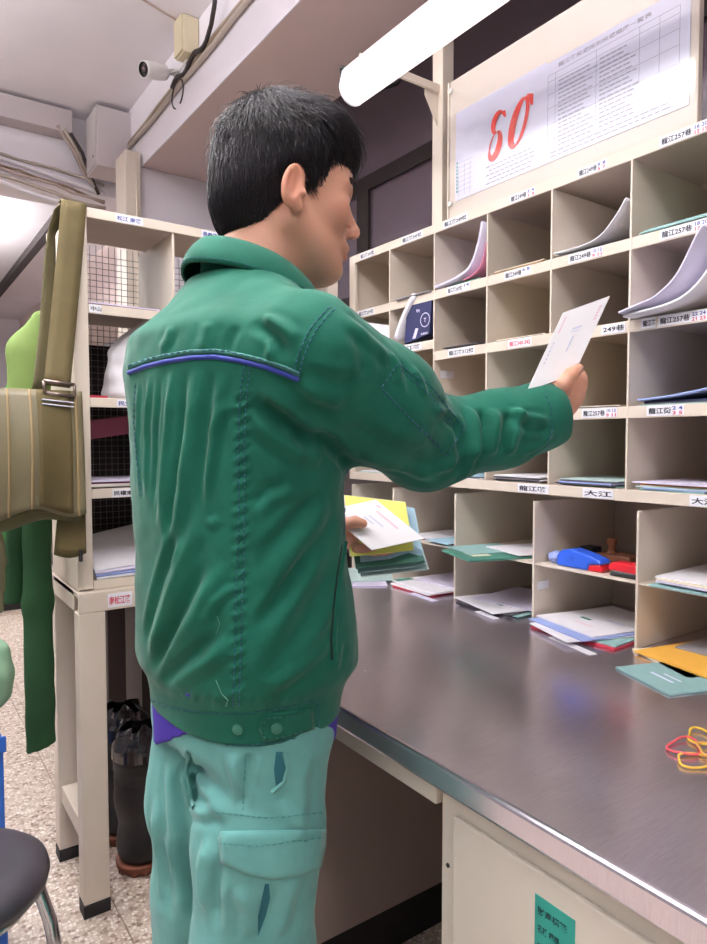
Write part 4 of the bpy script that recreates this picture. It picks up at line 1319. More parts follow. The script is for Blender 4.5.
def band(name, bv, pix, width, th, matl, parent, off=.0006):
    """narrow cloth band lying on the surface along a path"""
    sp = surf_path(bv, pix, 4.0, off)
    mb = MB(); L = []
    n = len(sp)
    for i in range(n):
        t = (sp[min(i + 1, n - 1)][0] - sp[max(i - 1, 0)][0]).normalized()
        s = t.cross(sp[i][1]).normalized()
        L.append((sp[i][0], s, sp[i][1]))
    V = []
    for (p, s, nn) in L:
        V += [p - s * width / 2 - nn * .002, p - s * width / 2 + nn * th * .4, p + nn * th, p + s * width / 2 + nn * th * .4, p + s * width / 2 - nn * .002]
    F = []
    for i in range(n - 1):
        for k in range(4): F.append((i * 5 + k, i * 5 + k + 1, i * 5 + 5 + k + 1, i * 5 + 5 + k))
    mb.add(V, F)
    return mb.build(name, matl, parent, smooth=True)

yoke = [(129, 373), (145, 367), (165, 362), (190, 358), (215, 357), (240, 361), (265, 367), (285, 374), (299, 380)]
band('yoke_seam', jb, [(x, y - 6) for x, y in yoke], .0055, .0012, M['seamband'], jacket)
band('piping', jb, yoke, .0058, .0028, M['piping'], jacket)
stitches('stitching', jb, [(x, y - 7) for x, y in yoke], M['thread'], jacket, off=.0018)
seam = [(247, 366), (243, 400), (241, 450), (242, 500), (241, 550), (239, 600), (238, 650), (236, 706)]
stitches('stitching', jb, [(x - 3, y) for x, y in seam], M['thread'], jacket)
stitches('stitching', jb, [(x + 3, y) for x, y in seam], M['thread'], jacket)
arm = [(335, 309), (326, 318), (316, 330), (308, 345), (302, 362), (298, 380)]
stitches('stitching', jb, arm, M['thread'], jacket)
stitches('stitching', jb, [(x - 5, y - 2) for x, y in arm], M['thread'], jacket)
lseam = [(136, 384), (134, 420), (137, 460), (142, 500)]
stitches('stitching', jb, lseam, M['thread'], jacket)
# waistband: upper stitch line, hem stitch line, tab, two buttons
wb = [(147, 698), (165, 705), (190, 711), (215, 713), (245, 713), (275, 709), (300, 704), (318, 700)]
stitches('stitching', jb, wb, M['thread'], jacket)
hem = [(158, 733), (180, 740), (210, 744), (240, 745), (270, 743), (300, 737), (325, 728), (343, 716)]
stitches('stitching', jb, hem, M['thread'], jacket)
stitches('stitching', jb, [(316, 699), (319, 715), (318, 731)], M['thread'], jacket)
# sleeve pocket outline
pk = [(381, 388), (398, 364), (430, 386), (464, 428), (446, 456), (415, 424), (381, 388)]
stitches('stitching', jb, pk, M['thread'], jacket)
stitches('stitching', jb, [(401, 370), (430, 395), (455, 428)], M['thread'], jacket)
stitches('stitching', jb, [(384, 392), (412, 420), (442, 448)], M['thread'], jacket)
stitches('stitching', jb, [(545, 394), (551, 408), (552, 430), (545, 450)], M['thread'], jacket)
stitches('stitching', jb, [(347, 470), (345, 500), (343, 540)], M['thread'], jacket)
# hip pocket welt: a raised lip beside a dark band that paints the slit's shade
band('pocket_welt', jb, [(345, 542), (340, 575), (336, 610), (334, 640), (336, 662)], .006, .0035, M['jacket'], jacket)
band('pocket_slit', jb, [(342, 545), (337, 575), (333, 610), (331, 640), (332, 660)], .0032, .0004, mat('pocket_slit_shade', (8, 40, 32), .9), jacket)
def flat_patch(name, bv, poly, th, matl, parent, n=10, off=.0012, bev=0):
    """patch of cloth cut to a pixel outline (convex), laid on the surface"""
    cx = sum(p[0] for p in poly) / len(poly); cy = sum(p[1] for p in poly) / len(poly)
    ring = []
    for a, b in zip(poly, poly[1:] + poly[:1]):
        m = max(1, int(math.hypot(a[0] - b[0], a[1] - b[1]) / 4))
        ring += [(a[0] + (b[0] - a[0]) * k / m, a[1] + (b[1] - a[1]) * k / m) for k in range(m)]
    R = len(ring); V = []; F = []
    lev = 6
    for l in range(lev + 1):
        t = 1 - l / lev * .96
        for (x, y) in ring:
            h = hit(bv, cx + (x - cx) * t, cy + (y - cy) * t)
            if h is None: h = (Vector(V[-1]) if V else Vector((0, 0, 0)), Vector((0, 0, 0)))
            V.append(h[0] + h[1] * (off + th if l > 0 else off + th * .3))
    base = len(V)
    for (x, y) in ring:
        h = hit(bv, x, y)
        V.append(h[0] - h[1] * .002 if h else V[-1])
    for k in range(R): F.append((base + k, base + (k + 1) % R, (k + 1) % R, k))
    for l in range(lev):
        for k in range(R): F.append((l * R + k, l * R + (k + 1) % R, (l + 1) * R + (k + 1) % R, (l + 1) * R + k))
    F.append(tuple(lev * R + k for k in range(R)))
    return MB().add(V, F).build(name, matl, parent, smooth=True)
flat_patch('waist_tab', jb, [(257, 729), (264, 714), (284, 712), (312, 706), (314, 729), (285, 738), (264, 742)], .0018, M['jacket'], jacket)
stitches('stitching', jb, [(260, 729), (266, 717), (286, 715), (310, 709)], M['seamband'], jacket, off=.0032)
stitches('stitching', jb, [(260, 729), (266, 739), (286, 735), (311, 727)], M['seamband'], jacket, off=.0032)
M['button'] = mat('green_button', (52, 118, 98), .4)
for (x, y, o_) in ((238, 729, .0), (276, 727, .003)):
    h = hit(jb, x, y)
    mb = MB().lathe(h[0] + h[1] * o_, [(.0001, .0036), (.003, .0036), (.0042, .0030), (.0062, .0034), (.0074, .0024), (.0076, -.001)], 20, 0, h[1])
    bt = mb.build('button', M['button'], jacket, smooth=True)
    u = h[1].orthogonal().normalized(); v_ = h[1].cross(u)
    mb = MB()
    for a in (0, 1, 2, 3):
        c = h[0] + h[1] * (o_ + .0034) + (u * math.cos(a * PI / 2) + v_ * math.sin(a * PI / 2)) * .0018
        mb.lathe(c, [(.0001, .0006), (.0006, .0006), (.0006, -.0003)], 6, 0, h[1])
    mb.build('button_hole', M['black'], bt) if False else None
# worn scratch marks are real loose pale threads
stitches('loose_thread', jb, [(217, 616), (220, 624), (216, 634)], mat('pale_thread', (92, 150, 130), .8), jacket, dash=False, r=.0005)
stitches('loose_thread', jb, [(216, 680), (222, 694), (228, 700), (226, 706)], mat('pale_thread2', (104, 160, 140), .8), jacket, dash=False, r=.0006)

# collar: stand with a folded leaf
NC = TB(.022, .0, 0)
mb = MB()
def collar_ring(a):
    """a: 0 at the back, +-1 at the front ends"""
    th = a * PI * .86
    fx = -math.cos(th); lx = math.sin(th)
    return fx, lx
def leaf(u, v):
    a = (u - .5) * 2
    fx, lx = collar_ring(a)
    ab = abs(a)
    ztop = 1.506 - .058 * ab ** 1.5 + (.006 if lx < 0 else 0) * 0
    drop = .040 + .010 * ab
    rr = .072 + .027 * math.sin(v * PI / 2) + .006 * ab * v
    z = ztop - drop * v ** 1.25
    p = NC + tf * (fx * (rr + .002) + .020 * (1.502 - 1.44 - .062 + 1) * .0 + .012 * ab) + tl * lx * rr * .93
    return (p[0], p[1], z)
def stand(u, v):
    a = (u - .5) * 2
    fx, lx = collar_ring(a)
    ab = abs(a)
    ztop = 1.506 - .058 * ab ** 1.5
    rr = .0715 + .004 * v
    p = NC + tf * (fx * rr + .012 * ab) + tl * lx * rr * .93
    return (p[0], p[1], ztop - .055 * v)
co = MB().sheet(leaf, 48, 8, .0035).build('collar', M['jacket'], jacket, smooth=True)
MB().sheet(stand, 48, 4, .003).build('collar_stand', M['jacket'], jacket, smooth=True)
cv = [tuple(v.co + Vector(PC)) for v in co.data.vertices]
cbv = BVHTree.FromPolygons(cv, [tuple(p.vertices) for p in co.data.polygons])
mb = MB()
for vv in (.9,):
    sp = [Vector(leaf(k / 120, vv)) for k in range(6, 115)]
    nn = [(Vector(leaf(k / 120 + .005, vv)) - Vector(leaf(k / 120 - .005, vv))).cross(Vector(leaf(k / 120, vv + .05)) - Vector(leaf(k / 120, vv - .05))).normalized() for k in range(6, 115)]
    sgn = 1 if (sp[50] - Vector(NC + np.array([0, 0, 1.47]))).dot(nn[50]) > 0 else -1
    for i in range(0, len(sp) - 2, 2):
        mb.tube([sp[i] + nn[i] * sgn * .002, sp[i + 1] + nn[i + 1] * sgn * .0024], .0006, 5)
mb.build('stitching', M['thread'], jacket)

# purple shirt showing under the hem
SH = [(r[0], r[1], r[2], r[3] - .006, r[4] - .006) for r in JT]
def shirt_sdf(p):
    d = loft(p, TABS) + .002
    sv = (p[:, 0] - PC[0]) * .903 - (p[:, 1] - PC[1]) * .43
    d = smax(d, .845 - np.where(sv < 0, .085, .058) * (np.abs(sv) / .13) ** 2 + .004 * np.sin(p[:, 0] * 60) - p[:, 2], .003)
    return smax(d, p[:, 2] - .89, .003)
Vs, Fs = surfnet(shirt_sdf, (.2, .62, .70), (.7, 1.2, .92), .004)
np_obj('shirt_hem', Vs, Fs, mat('purple_shirt', (64, 42, 158), .8), person)

# ------------------------------------------------------------------ trousers
def trouser_sdf(p):
    TT = trouser_sdf.T
    d = loft(p, TT, 2.2)
    d = smax(d, .775 - p[:, 2], .03)
    d = smax(d, p[:, 2] - .92, .01)
    for s, hx, dk in ((-1, .005, -.034), (1, -.012, 0)):
        hip = TB(hx, .072 * s, .80); th = TB(hx - .004 + dk * .6, .076 * s, .66); kn = TB(hx - .004 + dk, .080 * s, .50); an = TB(hx - .03 + dk, .09 * s, .07)
        d = smin(d, chain(p, [hip, th, kn, an], (.088, .088, .082, .074), .03), .018)
    return smax(d, .045 - p[:, 2], .004)
trouser_sdf.T = [smooth_tab([.6, .78, .85, .95], v) for v in ([.0, .0, 0, 0], [0, 0, 0, 0], [.155, .156, .150, .14], [.112, .114, .112, .105])]
Vt, Ft = surfnet(trouser_sdf, (.2, .62, .02), (.7, 1.22, .94), .0036, slack=1.7)
tbv = BVHTree.FromPolygons([tuple(v) for v in Vt], [tuple(f) for f in Ft])
TFo = [([(182, 752), (186, 780), (192, 812)], .007, .006), ([(192, 752), (193, 780), (196, 806)], .005, -.006), ([(170, 760), (172, 800), (180, 850)], .010, .005),
       ([(200, 770), (215, 800), (230, 820)], .010, .005), ([(226, 810), (205, 812), (190, 808)], .008, .004), ([(170, 830), (178, 870), (184, 920)], .012, .005),
       ([(232, 752), (240, 780), (246, 800)], .010, .004), ([(250, 752), (246, 780), (242, 810)], .008, -.003), ([(158, 800), (158, 850), (160, 900)], .010, .004),
       ([(210, 840), (202, 870), (205, 910)], .012, .005), ([(222, 860), (216, 890), (216, 930)], .009, -.004), ([(280, 800), (290, 820), (310, 830)], .009, .003),
       ([(240, 885), (250, 910), (250, 938)], .010, .004), ([(290, 880), (285, 910), (275, 938)], .012, .004), ([(300, 760), (302, 800), (300, 830)], .012, .003)]
Nt = np_normals(Vt, Ft)
dt = apply_folds(Vt, Ft, tbv, TFo) * 2.0 + vnoise(Vt, 40, 4) * .0014 + vnoise(Vt, 90, 5) * .0006
Vt = relax(Vt + Nt * dt[:, None], Ft, 1, .4)
M['trouser'] = fabric('mint_cotton', (90, 150, 143), (110, 170, 163), 800)
trousers = np_obj('trousers', Vt, Ft, M['trouser'], person)
tbv = BVHTree.FromPolygons([tuple(v) for v in Vt], [tuple(f) for f in Ft])
M['mthread'] = mat('mint_thread', (78, 148, 146), .8)
flat_patch('pocket_flap', tbv, [(219, 838), (222, 831), (325, 829), (324, 866), (300, 875), (272, 879), (245, 874), (222, 862)], .0045, M['trouser'], trousers)
stitches('stitching', tbv, [(224, 842), (260, 844), (322, 836)], M['mthread'], trousers, off=.0062)
stitches('stitching', tbv, [(216, 812), (270, 818), (325, 812)], M['mthread'], trousers)
M['slit'] = mat('pocket_opening_shade', (34, 100, 108), .9)  # shade inside the trouser pockets, painted as flat dark patches
flat_patch('pocket_opening', tbv, [(276, 752), (283, 752), (286, 768), (283, 780), (276, 787), (274, 770)], .0003, M['slit'], trousers, off=.0006)
flat_patch('pocket_opening', tbv, [(265, 884), (269, 884), (270, 898), (266, 915), (258, 936), (258, 916)], .0003, M['slit'], trousers, off=.0006)
band('pocket_welt', tbv, [(284, 752), (288, 768), (284, 782), (272, 792)], .006, .003, M['trouser'], trousers)
band('pocket_welt', tbv, [(189, 752), (186, 775), (190, 795), (194, 808)], .006, .004, M['trouser'], trousers)
stitches('stitching', tbv, [(246, 752), (244, 780), (243, 812)], M['mthread'], trousers)

# shoes
for s, hx in ((-1, -.03), (1, -.012)):
    def shoe_sdf(p, s=s, hx=hx):
        a = TB(hx - .035, .09 * s, .05); b = TB(hx + .16, .097 * s, .038)
        d = smin(sd_cap(p, a, b, .046, .042), sd_cap(p, a, a + np.array([0, 0, .05]), .05, .05), .03)
        return smax(d, .002 - p[:, 2], .004)
    c = TB(hx + .05, .1 * s, 0)
    Vx, Fx = surfnet(shoe_sdf, c - np.array([.22, .16, .01]), c + np.array([.22, .16, .18]), .006)
    np_obj('shoe', Vx, Fx, M['black'], person)
# ------------------------------------------------------------------ envelope held up, bundle in the other hand
def quad_sheet(name, corners, th, matl, label, cat, group=None, bend=0.0, nu=6, nv=6, origin=None):
    """corners: TL, TR, BR, BL in the world"""
    a, b, c, d = [Vector(p) for p in corners]
    nrm = (b - a).cross(d - a).normalized()
    def fn(u, v):
        p = (a * (1 - u) + b * u) * (1 - v) + (d * (1 - u) + c * u) * v
        return p + nrm * bend * (math.sin(u * PI))
    o = MB().sheet(fn, nu if bend else 1, nv if bend else 1, th).build(name, matl, None, smooth=bool(bend))
    tag(o, label, cat, group)
    return o
M['envwhite'] = mat('envelope_white', (252, 251, 253), .6)
def env_print(o, corners, side, lines, cols, off=.0012):
    """print lying on a sheet given by its corners"""
    a, b, c, d = [Vector(p) for p in corners]
    nrm = (b - a).cross(d - a).normalized() * side
    mb = MB()
    for (u0, v0, u1, v1, mi) in lines:
        P = []
        for (u, v) in ((u0, v0), (u1, v0), (u1, v1), (u0, v1)):
            P.append((a * (1 - u) + b * u) * (1 - v) + (d * (1 - u) + c * u) * v + nrm * off)
        mb.add(P, [(0, 1, 2, 3)], mi)
    pr = mb.build('print', cols, o); pr['kind'] = 'stuff'
    return pr
EC = [(.920, .712, 1.428), (1.010, .687, 1.462), (.919, .688, 1.326), (.832, .710, 1.297)]
en = quad_sheet('envelope', EC, .0014, M['envwhite'], 'white envelope held up in the raised hand', 'envelope')
M['faintblue'] = mat('faint_blue_print', (220, 223, 242), .7)
M['faintred'] = mat('faint_red_print', (243, 214, 225), .7)
lines = [(.84, .10 + .04 * k, .90, .125 + .04 * k, 1) for k in range(5)] + [(.42, .30, .62, .325, 0), (.42, .345, .58, .36, 0), (.50, .42, .54, .62, 0), (.10, .08, .13, .30, 1)] + [(.09, .42 + .05 * k, .13, .445 + .05 * k, 0) for k in range(6)]
env_print(en, EC, 1, lines, [M['faintblue'], M['faintred']], .0013)
env_print(en, EC, -1, lines, [M['faintblue'], M['faintred']], .0013)
# ------------------------------------------------------------------ clothes hanging behind the satchel
def cloth_thing(name, label, cat, parts):
    """parts: (part name, material, sdf, lo, hi)"""
    r = empty(name, parts[0][5], label, cat)
    for (pn, mt, sdf, lo, hi, _) in parts:
        Vc, Fc = surfnet(sdf, lo, hi, .005)
        Nc = np_normals(Vc, Fc)
        Vc = Vc + Nc * (vnoise(Vc, 26, 8) * .0014)[:, None]
        np_obj(pn, Vc, Fc, mt, r)
    return r

M['lime'] = mat('lime_cloth', (112, 136, 70), .8, var=.1, scale=8); M['midgreen'] = mat('mid_green_cloth', (66, 128, 66), .8, var=.12, scale=8); M['deepgreen'] = mat('deep_green_cloth', (32, 74, 40), .85, var=.15, scale=8)
O_ = (.33, 1.93, .40)
def flatten(p, c, k=2.2):
    q = p.copy(); q[:, 1] = (q[:, 1] - c) * k + c
    return q
cloth_thing('hanging_raincoat', 'lime and dark green raincoat hanging on the rack side behind the satchel', 'coat', [
    ('lime_panel', M['lime'], lambda p: .45 * chain(flatten(p, 1.93), [(.355, 1.93, 1.53), (.325, 1.93, 1.45), (.315, 1.93, 1.2)], (.03, .052, .056), .02), (.2, 1.85, 1.08), (.45, 2.01, 1.6), O_),
    ('green_panel', M['midgreen'], lambda p: .45 * chain(flatten(p, 1.955), [(.315, 1.955, 1.42), (.28, 1.955, 1.25), (.29, 1.955, .98)], (.022, .05, .05), .02), (.15, 1.87, .85), (.42, 2.04, 1.5), O_),
    ('long_sleeve', M['deepgreen'], lambda p: .45 * np.maximum(chain(flatten(p, 1.88), [(.325, 1.88, 1.10), (.322, 1.88, .80), (.322, 1.88, .40)], (.036, .036, .037), .02), .415 - p[:, 2] + .2 * (p[:, 0] - .32)), (.25, 1.82, .36), (.39, 1.94, 1.16), O_),
    ('short_sleeve', M['deepgreen'], lambda p: .45 * np.maximum(chain(flatten(p, 1.90), [(.285, 1.90, 1.10), (.268, 1.90, .80)], (.03, .024), .02), .80 - p[:, 2]), (.2, 1.84, .74), (.34, 1.96, 1.16), O_),
    ('belt_end', M['olive'], lambda p: .45 * chain(flatten(p, 1.86, 4), [(.225, 1.86, 1.05), (.238, 1.86, .92), (.228, 1.86, .80)], (.014, .012, .014), .01), (.18, 1.82, .76), (.28, 1.90, 1.1), O_),
])

# ------------------------------------------------------------------ rubber boots with black plastic pulled over
M['bootr'] = mat('boot_rubber', (24, 22, 24), .5, var=.15, scale=12)
M['sole'] = mat('brown_sole', (122, 66, 44), .6, var=.1, scale=20)
M['plastic'] = mat('black_plastic_film', (30, 26, 30), .16, spec=.8)
def make_boot(cx, cy, ang, label):
    r = empty('rubber_boot', (cx, cy, 0), label, 'boot', 'pair of rubber boots')
    d_ = np.array([math.cos(ang), math.sin(ang), 0]); C0 = np.array([cx, cy, 0])
    def sd(p):
        d = chain(p, [C0 + np.array([0, 0, .335]), C0 + np.array([0, 0, .20]) + d_ * .004, C0 + np.array([0, 0, .085]) + d_ * .006], (.078, .075, .068), .02)
        d = smin(d, sd_cap(p, C0 + d_ * .0 + np.array([0, 0, .062]), C0 + d_ * .15 + np.array([0, 0, .055]), .066, .052), .035)
        d = smax(d, .027 - p[:, 2], .004)
        d = smax(d, p[:, 2] - .345, .006)
        rib = .0015 * (np.exp(-((p[:, 2] - .315) / .004) ** 2) + np.exp(-((p[:, 2] - .290) / .004) ** 2) + 1.4 * np.exp(-((p[:, 2] - .262) / .004) ** 2) + 1.4 * np.exp(-((p[:, 2] - .250) / .003) ** 2))
        return d - rib
    Vb, Fb = surfnet(sd, C0 + np.array([-.22, -.22, 0]), C0 + np.array([.22, .22, .38]), .004)
    np_obj('upper', Vb, Fb, M['bootr'], r)
    def so(p):
        d = sd_cap(p, C0 - d_ * .005 + np.array([0, 0, .03]), C0 + d_ * .15 + np.array([0, 0, .03]), .071, .058)
        tread = .003 * np.sign(np.sin(((p - A3(C0)) @ A3(d_)) * 260)) * (p[:, 2] < .008)
        return np.maximum(np.maximum(d + tread, .001 - p[:, 2]), p[:, 2] - .029)
    Vb, Fb = surfnet(so, C0 + np.array([-.22, -.22, -.01]), C0 + np.array([.22, .22, .06]), .004)
    np_obj('sole', Vb, Fb, M['sole'], r)
    rr = random.Random(int(cx * 1000))
    def film(u, v):
        a = u * 2 * PI
        cr = .5 + .5 * math.sin(a * 5 + v * 3) 
        rad = .081 - .004 * v - .045 * max(0, v - .35) * (.6 + cr)
        return (cx + rad * math.cos(a), cy + rad * math.sin(a), .325 + .075 * v + .014 * cr * v + .008 * math.sin(a * 3 + 1) * v)
    MB().sheet(film, 48, 8, .0012).build('plastic_film', M['plastic'], r, smooth=False)
    return r
make_boot(.588, 1.895, .25, 'dark rubber boot with brown sole, the nearer one under the rack table')
make_boot(.585, 2.07, .25, 'dark rubber boot with brown sole, the one farther back under the rack table')

# ------------------------------------------------------------------ stool, crate and basin at the left edge
st = empty('stool', (.082, 1.325, 0), 'round dark grey padded stool with chrome legs at the lower left', 'stool')
SC = (.082, 1.325, .0); SZ = .475
MB().lathe((SC[0], SC[1], 0), [(.0001, SZ + .004), (.06, SZ + .003), (.105, SZ - .001), (.112, SZ + .001), (.135, SZ - .004), (.150, SZ - .016), (.154, SZ - .030), (.150, SZ - .046), (.135, SZ - .052), (.0001, SZ - .052)], 48).build('seat', mat('grey_vinyl', (62, 58, 64), .38, var=.1, scale=30), st, smooth=True)
MB().tube([(SC[0] + .118 * math.cos(a), SC[1] + .118 * math.sin(a), SZ - .066) for a in [2 * PI * k / 32 for k in range(32)]], .012, 8, closed=True).build('ring', M['chrome'], st, smooth=True)
MB().tube([(SC[0] + .165 * math.cos(a), SC[1] + .165 * math.sin(a), .17) for a in [2 * PI * k / 32 for k in range(32)]], .008, 8, closed=True).build('foot_ring', M['chrome'], st, smooth=True)
for k in range(4):
    a = PI / 4 + k * PI / 2 - .75
    c, s_ = math.cos(a), math.sin(a)
    l_ = MB().tube([(SC[0] + .10 * c, SC[1] + .10 * s_, SZ - .06), (SC[0] + .135 * c, SC[1] + .135 * s_, SZ - .085), (SC[0] + .155 * c, SC[1] + .155 * s_, SZ - .16), (SC[0] + .195 * c, SC[1] + .195 * s_, .02)], .0125, 10).build('leg', M['chrome'], st, smooth=True)
    MB().lathe((SC[0] + .196 * c, SC[1] + .196 * s_, 0), [(.0001, 0), (.017, 0), (.017, .02), (.013, .028)], 12).build('foot', M['black'], l_)

cr = empty('plastic_crate', (.06, 1.66, 0), 'blue plastic crate behind the stool at the left edge', 'crate')
M['blue'] = mat('blue_plastic', (46, 104, 196), .45)
MB().box(-.10, .197, 1.58, 1.60, .0, .585).build('wall', M['blue'], cr, bevel=.004)
MB().box(-.10, .197, 1.80, 1.82, .0, .585).build('wall', M['blue'], cr, bevel=.004)
MB().box(.177, .197, 1.601, 1.799, .0, .585).build('wall', M['blue'], cr, bevel=.004)
MB().box(-.10, -.08, 1.601, 1.799, .0, .585).build('wall', M['blue'], cr, bevel=.004)
MB().box(-.079, .176, 1.601, 1.799, .0, .02).build('bottom', M['blue'], cr)
MB().box(-.108, .202, 1.572, 1.579, .555, .59).build('rim', M['blue'], cr, bevel=.003)
bs = empty('laundry_sack', (.08, 1.69, .587), 'pale green cloth sack lying on the blue crate at the left edge', 'sack')
M['pgreen'] = mat('pale_green_cloth', (142, 182, 150), .8, var=.06, scale=8)
Vc, Fc = surfnet(lambda p: smin(sd_ell(p, (.080, 1.69, .67), (.155, .12, .082)), sd_ell(p, (.078, 1.69, .735), (.148, .10, .075)), .05), (-.15, 1.5, .55), (.30, 1.85, .86), .006)
Nc = np_normals(Vc, Fc)
np_obj('cloth', Vc + Nc * (vnoise(Vc, 50, 3) * .004)[:, None], Fc, M['pgreen'], bs)
MB().tube([(.05 + .05 * math.cos(a), 1.69 + .04 * math.sin(a), .803) for a in [2 * PI * k / 20 for k in range(20)]], .006, 6, closed=True).build('drawstring', M['white'], bs, smooth=True)
# ------------------------------------------------------------------ mail
PAL = {}
def pm(name, rgb, rough=.6):
    if name not in PAL: PAL[name] = mat('paper_' + name, rgb, rough, var=.03, scale=25)
    return PAL[name]
W_ = lambda: pm('white', (238, 236, 242)); 
COL = dict(white=(238, 236, 242), lilac=(216, 210, 232), teal=(138, 176, 174), pink=(210, 130, 158), green=(66, 124, 108), cream=(232, 222, 196), yellow=(232, 232, 118), orange=(232, 176, 74),
           amber=(226, 138, 60), navy=(34, 40, 82), red=(176, 40, 62), grey=(150, 146, 152), dark=(70, 66, 74), skyblue=(168, 206, 224), brown=(150, 120, 84), maroon=(120, 44, 66), mint=(184, 208, 204), blue=(150, 168, 220))
def cm(c): return pm(c, COL[c])
def letter(x, y, z, dx, dy, th, colr, label, rot=0.0, name='letter', cat='letter', group=None, tiltx=0.0, tilty=0.0, prints=None, sag=0.0):
    """flat mail piece: nearest face centre line; x,y centre, z underside"""
    c, s = math.cos(rot), math.sin(rot)
    ax = Vector((c, s, math.sin(tiltx))); ay = Vector((-s, c, math.sin(tilty)))
    ctr = Vector((x, y, z + th / 2 + abs(math.sin(tiltx)) * dx / 2 + abs(math.sin(tilty)) * dy / 2))
    def fn(u, v):
        return ctr + ax * (u - .5) * dx + ay * (v - .5) * dy + Vector((0, 0, sag * (math.sin(PI * v) - 1 + .3 * math.sin(5 * u))))
    n = 6 if sag else 1
    o = MB().sheet(fn, n, n, th).build(name, cm(colr), None, smooth=False)
    tag(o, label, cat, group)
    if prints:
        mb = MB(); nz = ax.cross(ay).normalized()
        for (u0, v0, u1, v1, mi) in prints:
            mb.add([ctr + ax * (u - .5) * dx + ay * (v - .5) * dy + nz * (th / 2 + .0004) for u, v in ((u0, v0), (u1, v0), (u1, v1), (u0, v1))], [(0, 1, 2, 3)], mi)
        mb.build('print', [M['faintblue'], M['faintred'], cm('green'), cm('cream'), cm('dark')], o)['kind'] = 'stuff'
    return o
def pile(x, y, z, n, dx, dy, cols, where, th=(.0012, .003), group=None, jit=.012, rot=0.0, seed=0, name='letter', cat='letter'):
    r = random.Random(seed * 17 + n)
    order = ['lowest', 'second', 'third', 'fourth', 'fifth', 'sixth', 'seventh']
    zz = z
    for k in range(n):
        t = r.uniform(*th)
        pos = 'lowest' if k == 0 else ('topmost' if k == n - 1 else order[k] + ' up')
        lab = cols[k % len(cols)] + ' letter, ' + pos + ' in pile ' + where if n > 1 else cols[0] + ' letter lying flat ' + where
        letter(x + r.uniform(-jit, jit), y + r.uniform(-jit, jit) * .7, zz, dx * r.uniform(.86, 1), dy * r.uniform(.84, 1), t, cols[k % len(cols)], lab, rot + r.uniform(-.05, .05), name, cat, group)
        zz += t + .0003
    return zz
def curl(pts, x0, x1, th, colr, label, name='magazine', cat='magazine', group=None, dxs=0.0, extra=None):
    """bent booklet: profile in Y-Z swept along X"""
    P = [Vector((0, a, b)) for a, b in pts]
    def prof(v):
        t = v * (len(P) - 1); i = min(int(t), len(P) - 2); f = t - i
        p0 = P[max(i - 1, 0)]; p1 = P[i]; p2 = P[i + 1]; p3 = P[min(i + 2, len(P) - 1)]
        return .5 * ((2 * p1) + (p2 - p0) * f + (2 * p0 - 5 * p1 + 4 * p2 - p3) * f * f + (3 * p1 - p0 - 3 * p2 + p3) * f ** 3)
    def fn(u, v):
        p = prof(v); return (x0 + (x1 - x0) * u + dxs * v, p.y, p.z)
    o = MB().sheet(fn, 3, 22, th).build(name, cm(colr), None, smooth=True)
    return tag(o, label, cat, group)

S1, S2, S3, S4 = [r + LIP + .0004 for r in rows[1:]]
G = 'mail in the pigeonholes'
# top row
letter(1.33, 1.47, S1, .20, .15, .002, 'grey', 'thin grey letter lying flat in the top row, second compartment from the far end', .04, group=G)
pile(1.335, 1.285, S1, 2, .19, .15, ['maroon', 'green'], 'under the plastic-wrapped magazine in the top row', group=G, seed=1, jit=.005)
curl([(1.376, 1.632), (1.33, 1.636), (1.285, 1.643), (1.245, 1.660), (1.218, 1.705), (1.203, 1.762)], 1.236, 1.42, .008, 'lilac', 'plastic-wrapped magazine curling up the divider in the top row beneath the poster edge', group=G)
curl([(1.275, 1.6325), (1.24, 1.639), (1.215, 1.655), (1.202, 1.68), (1.195, 1.71)], 1.242, 1.40, .003, 'pink', 'pink booklet curled under the plastic-wrapped magazine', group=G)
pile(1.335, 1.09, S1, 3, .20, .15, ['brown', 'cream', 'dark'], 'in the top row beside the plastic-wrapped magazine', group=G, seed=3, jit=.006)
letter(1.34, .905, S1, .19, .15, .002, 'dark', 'dark thin letter beneath the curled white sheet in the top row', .02, group=G)
curl([(.985, 1.634), (.94, 1.634), (.90, 1.636), (.865, 1.646), (.835, 1.672), (.808, 1.706)], 1.237, 1.42, .003, 'white', 'white booklet curling up to the divider in the top row, second column from the right', group=G)
pile(1.335, .705, S1, 4, .20, .15, ['dark', 'teal', 'cream', 'teal'], 'in the top row, rightmost column', group=G, seed=4, jit=.005)
# second row
o = quad_sheet('envelope', [(1.20, 1.640, 1.572), (1.245, 1.585, 1.560), (1.25, 1.588, 1.475), (1.205, 1.648, 1.480)], .0016, cm('white'), 'white envelope sticking out of the second row beside his shoulder', 'envelope', G)
nv_ = S2 + .033
wm_ = MB().sheet(lambda u, v: (1.232 + .14 * v, 1.545 - .012 * v - .055 * u - .03 * u * u, nv_ + .018 + .115 * u), 8, 4, .016).build('magazine', cm('white'), None, smooth=True)
tag(wm_, 'thick white magazine bent upwards left of the navy booklet in the second row', 'magazine', G)
nb = empty('navy_booklet', (1.24, 1.44, nv_), 'navy blue booklet with a round white emblem leaning in the second row', 'booklet', G)
MB().obox((1.2475, 1.449, nv_ + .064), (0, .053, -.008), (.009, 0, 0), (0, -.0055, .054)).build('cover', cm('navy'), nb, bevel=.001)
mb = MB()
for k in range(20):
    a, b = 2 * PI * k / 20, 2 * PI * (k + 1) / 20
    cy_, cz_ = 1.418, nv_ + .058
    mb.add([(1.2382, cy_ + q_ * math.cos(t), cz_ + q_ * math.sin(t)) for q_, t in ((.020, a), (.020, b), (.0175, b), (.0175, a))], [(0, 1, 2, 3)])
put_text(mb, 'T', .016, (1.2382, 1.423, nv_ + .052), (0, -1, 0), (0, 0, 1), 0)
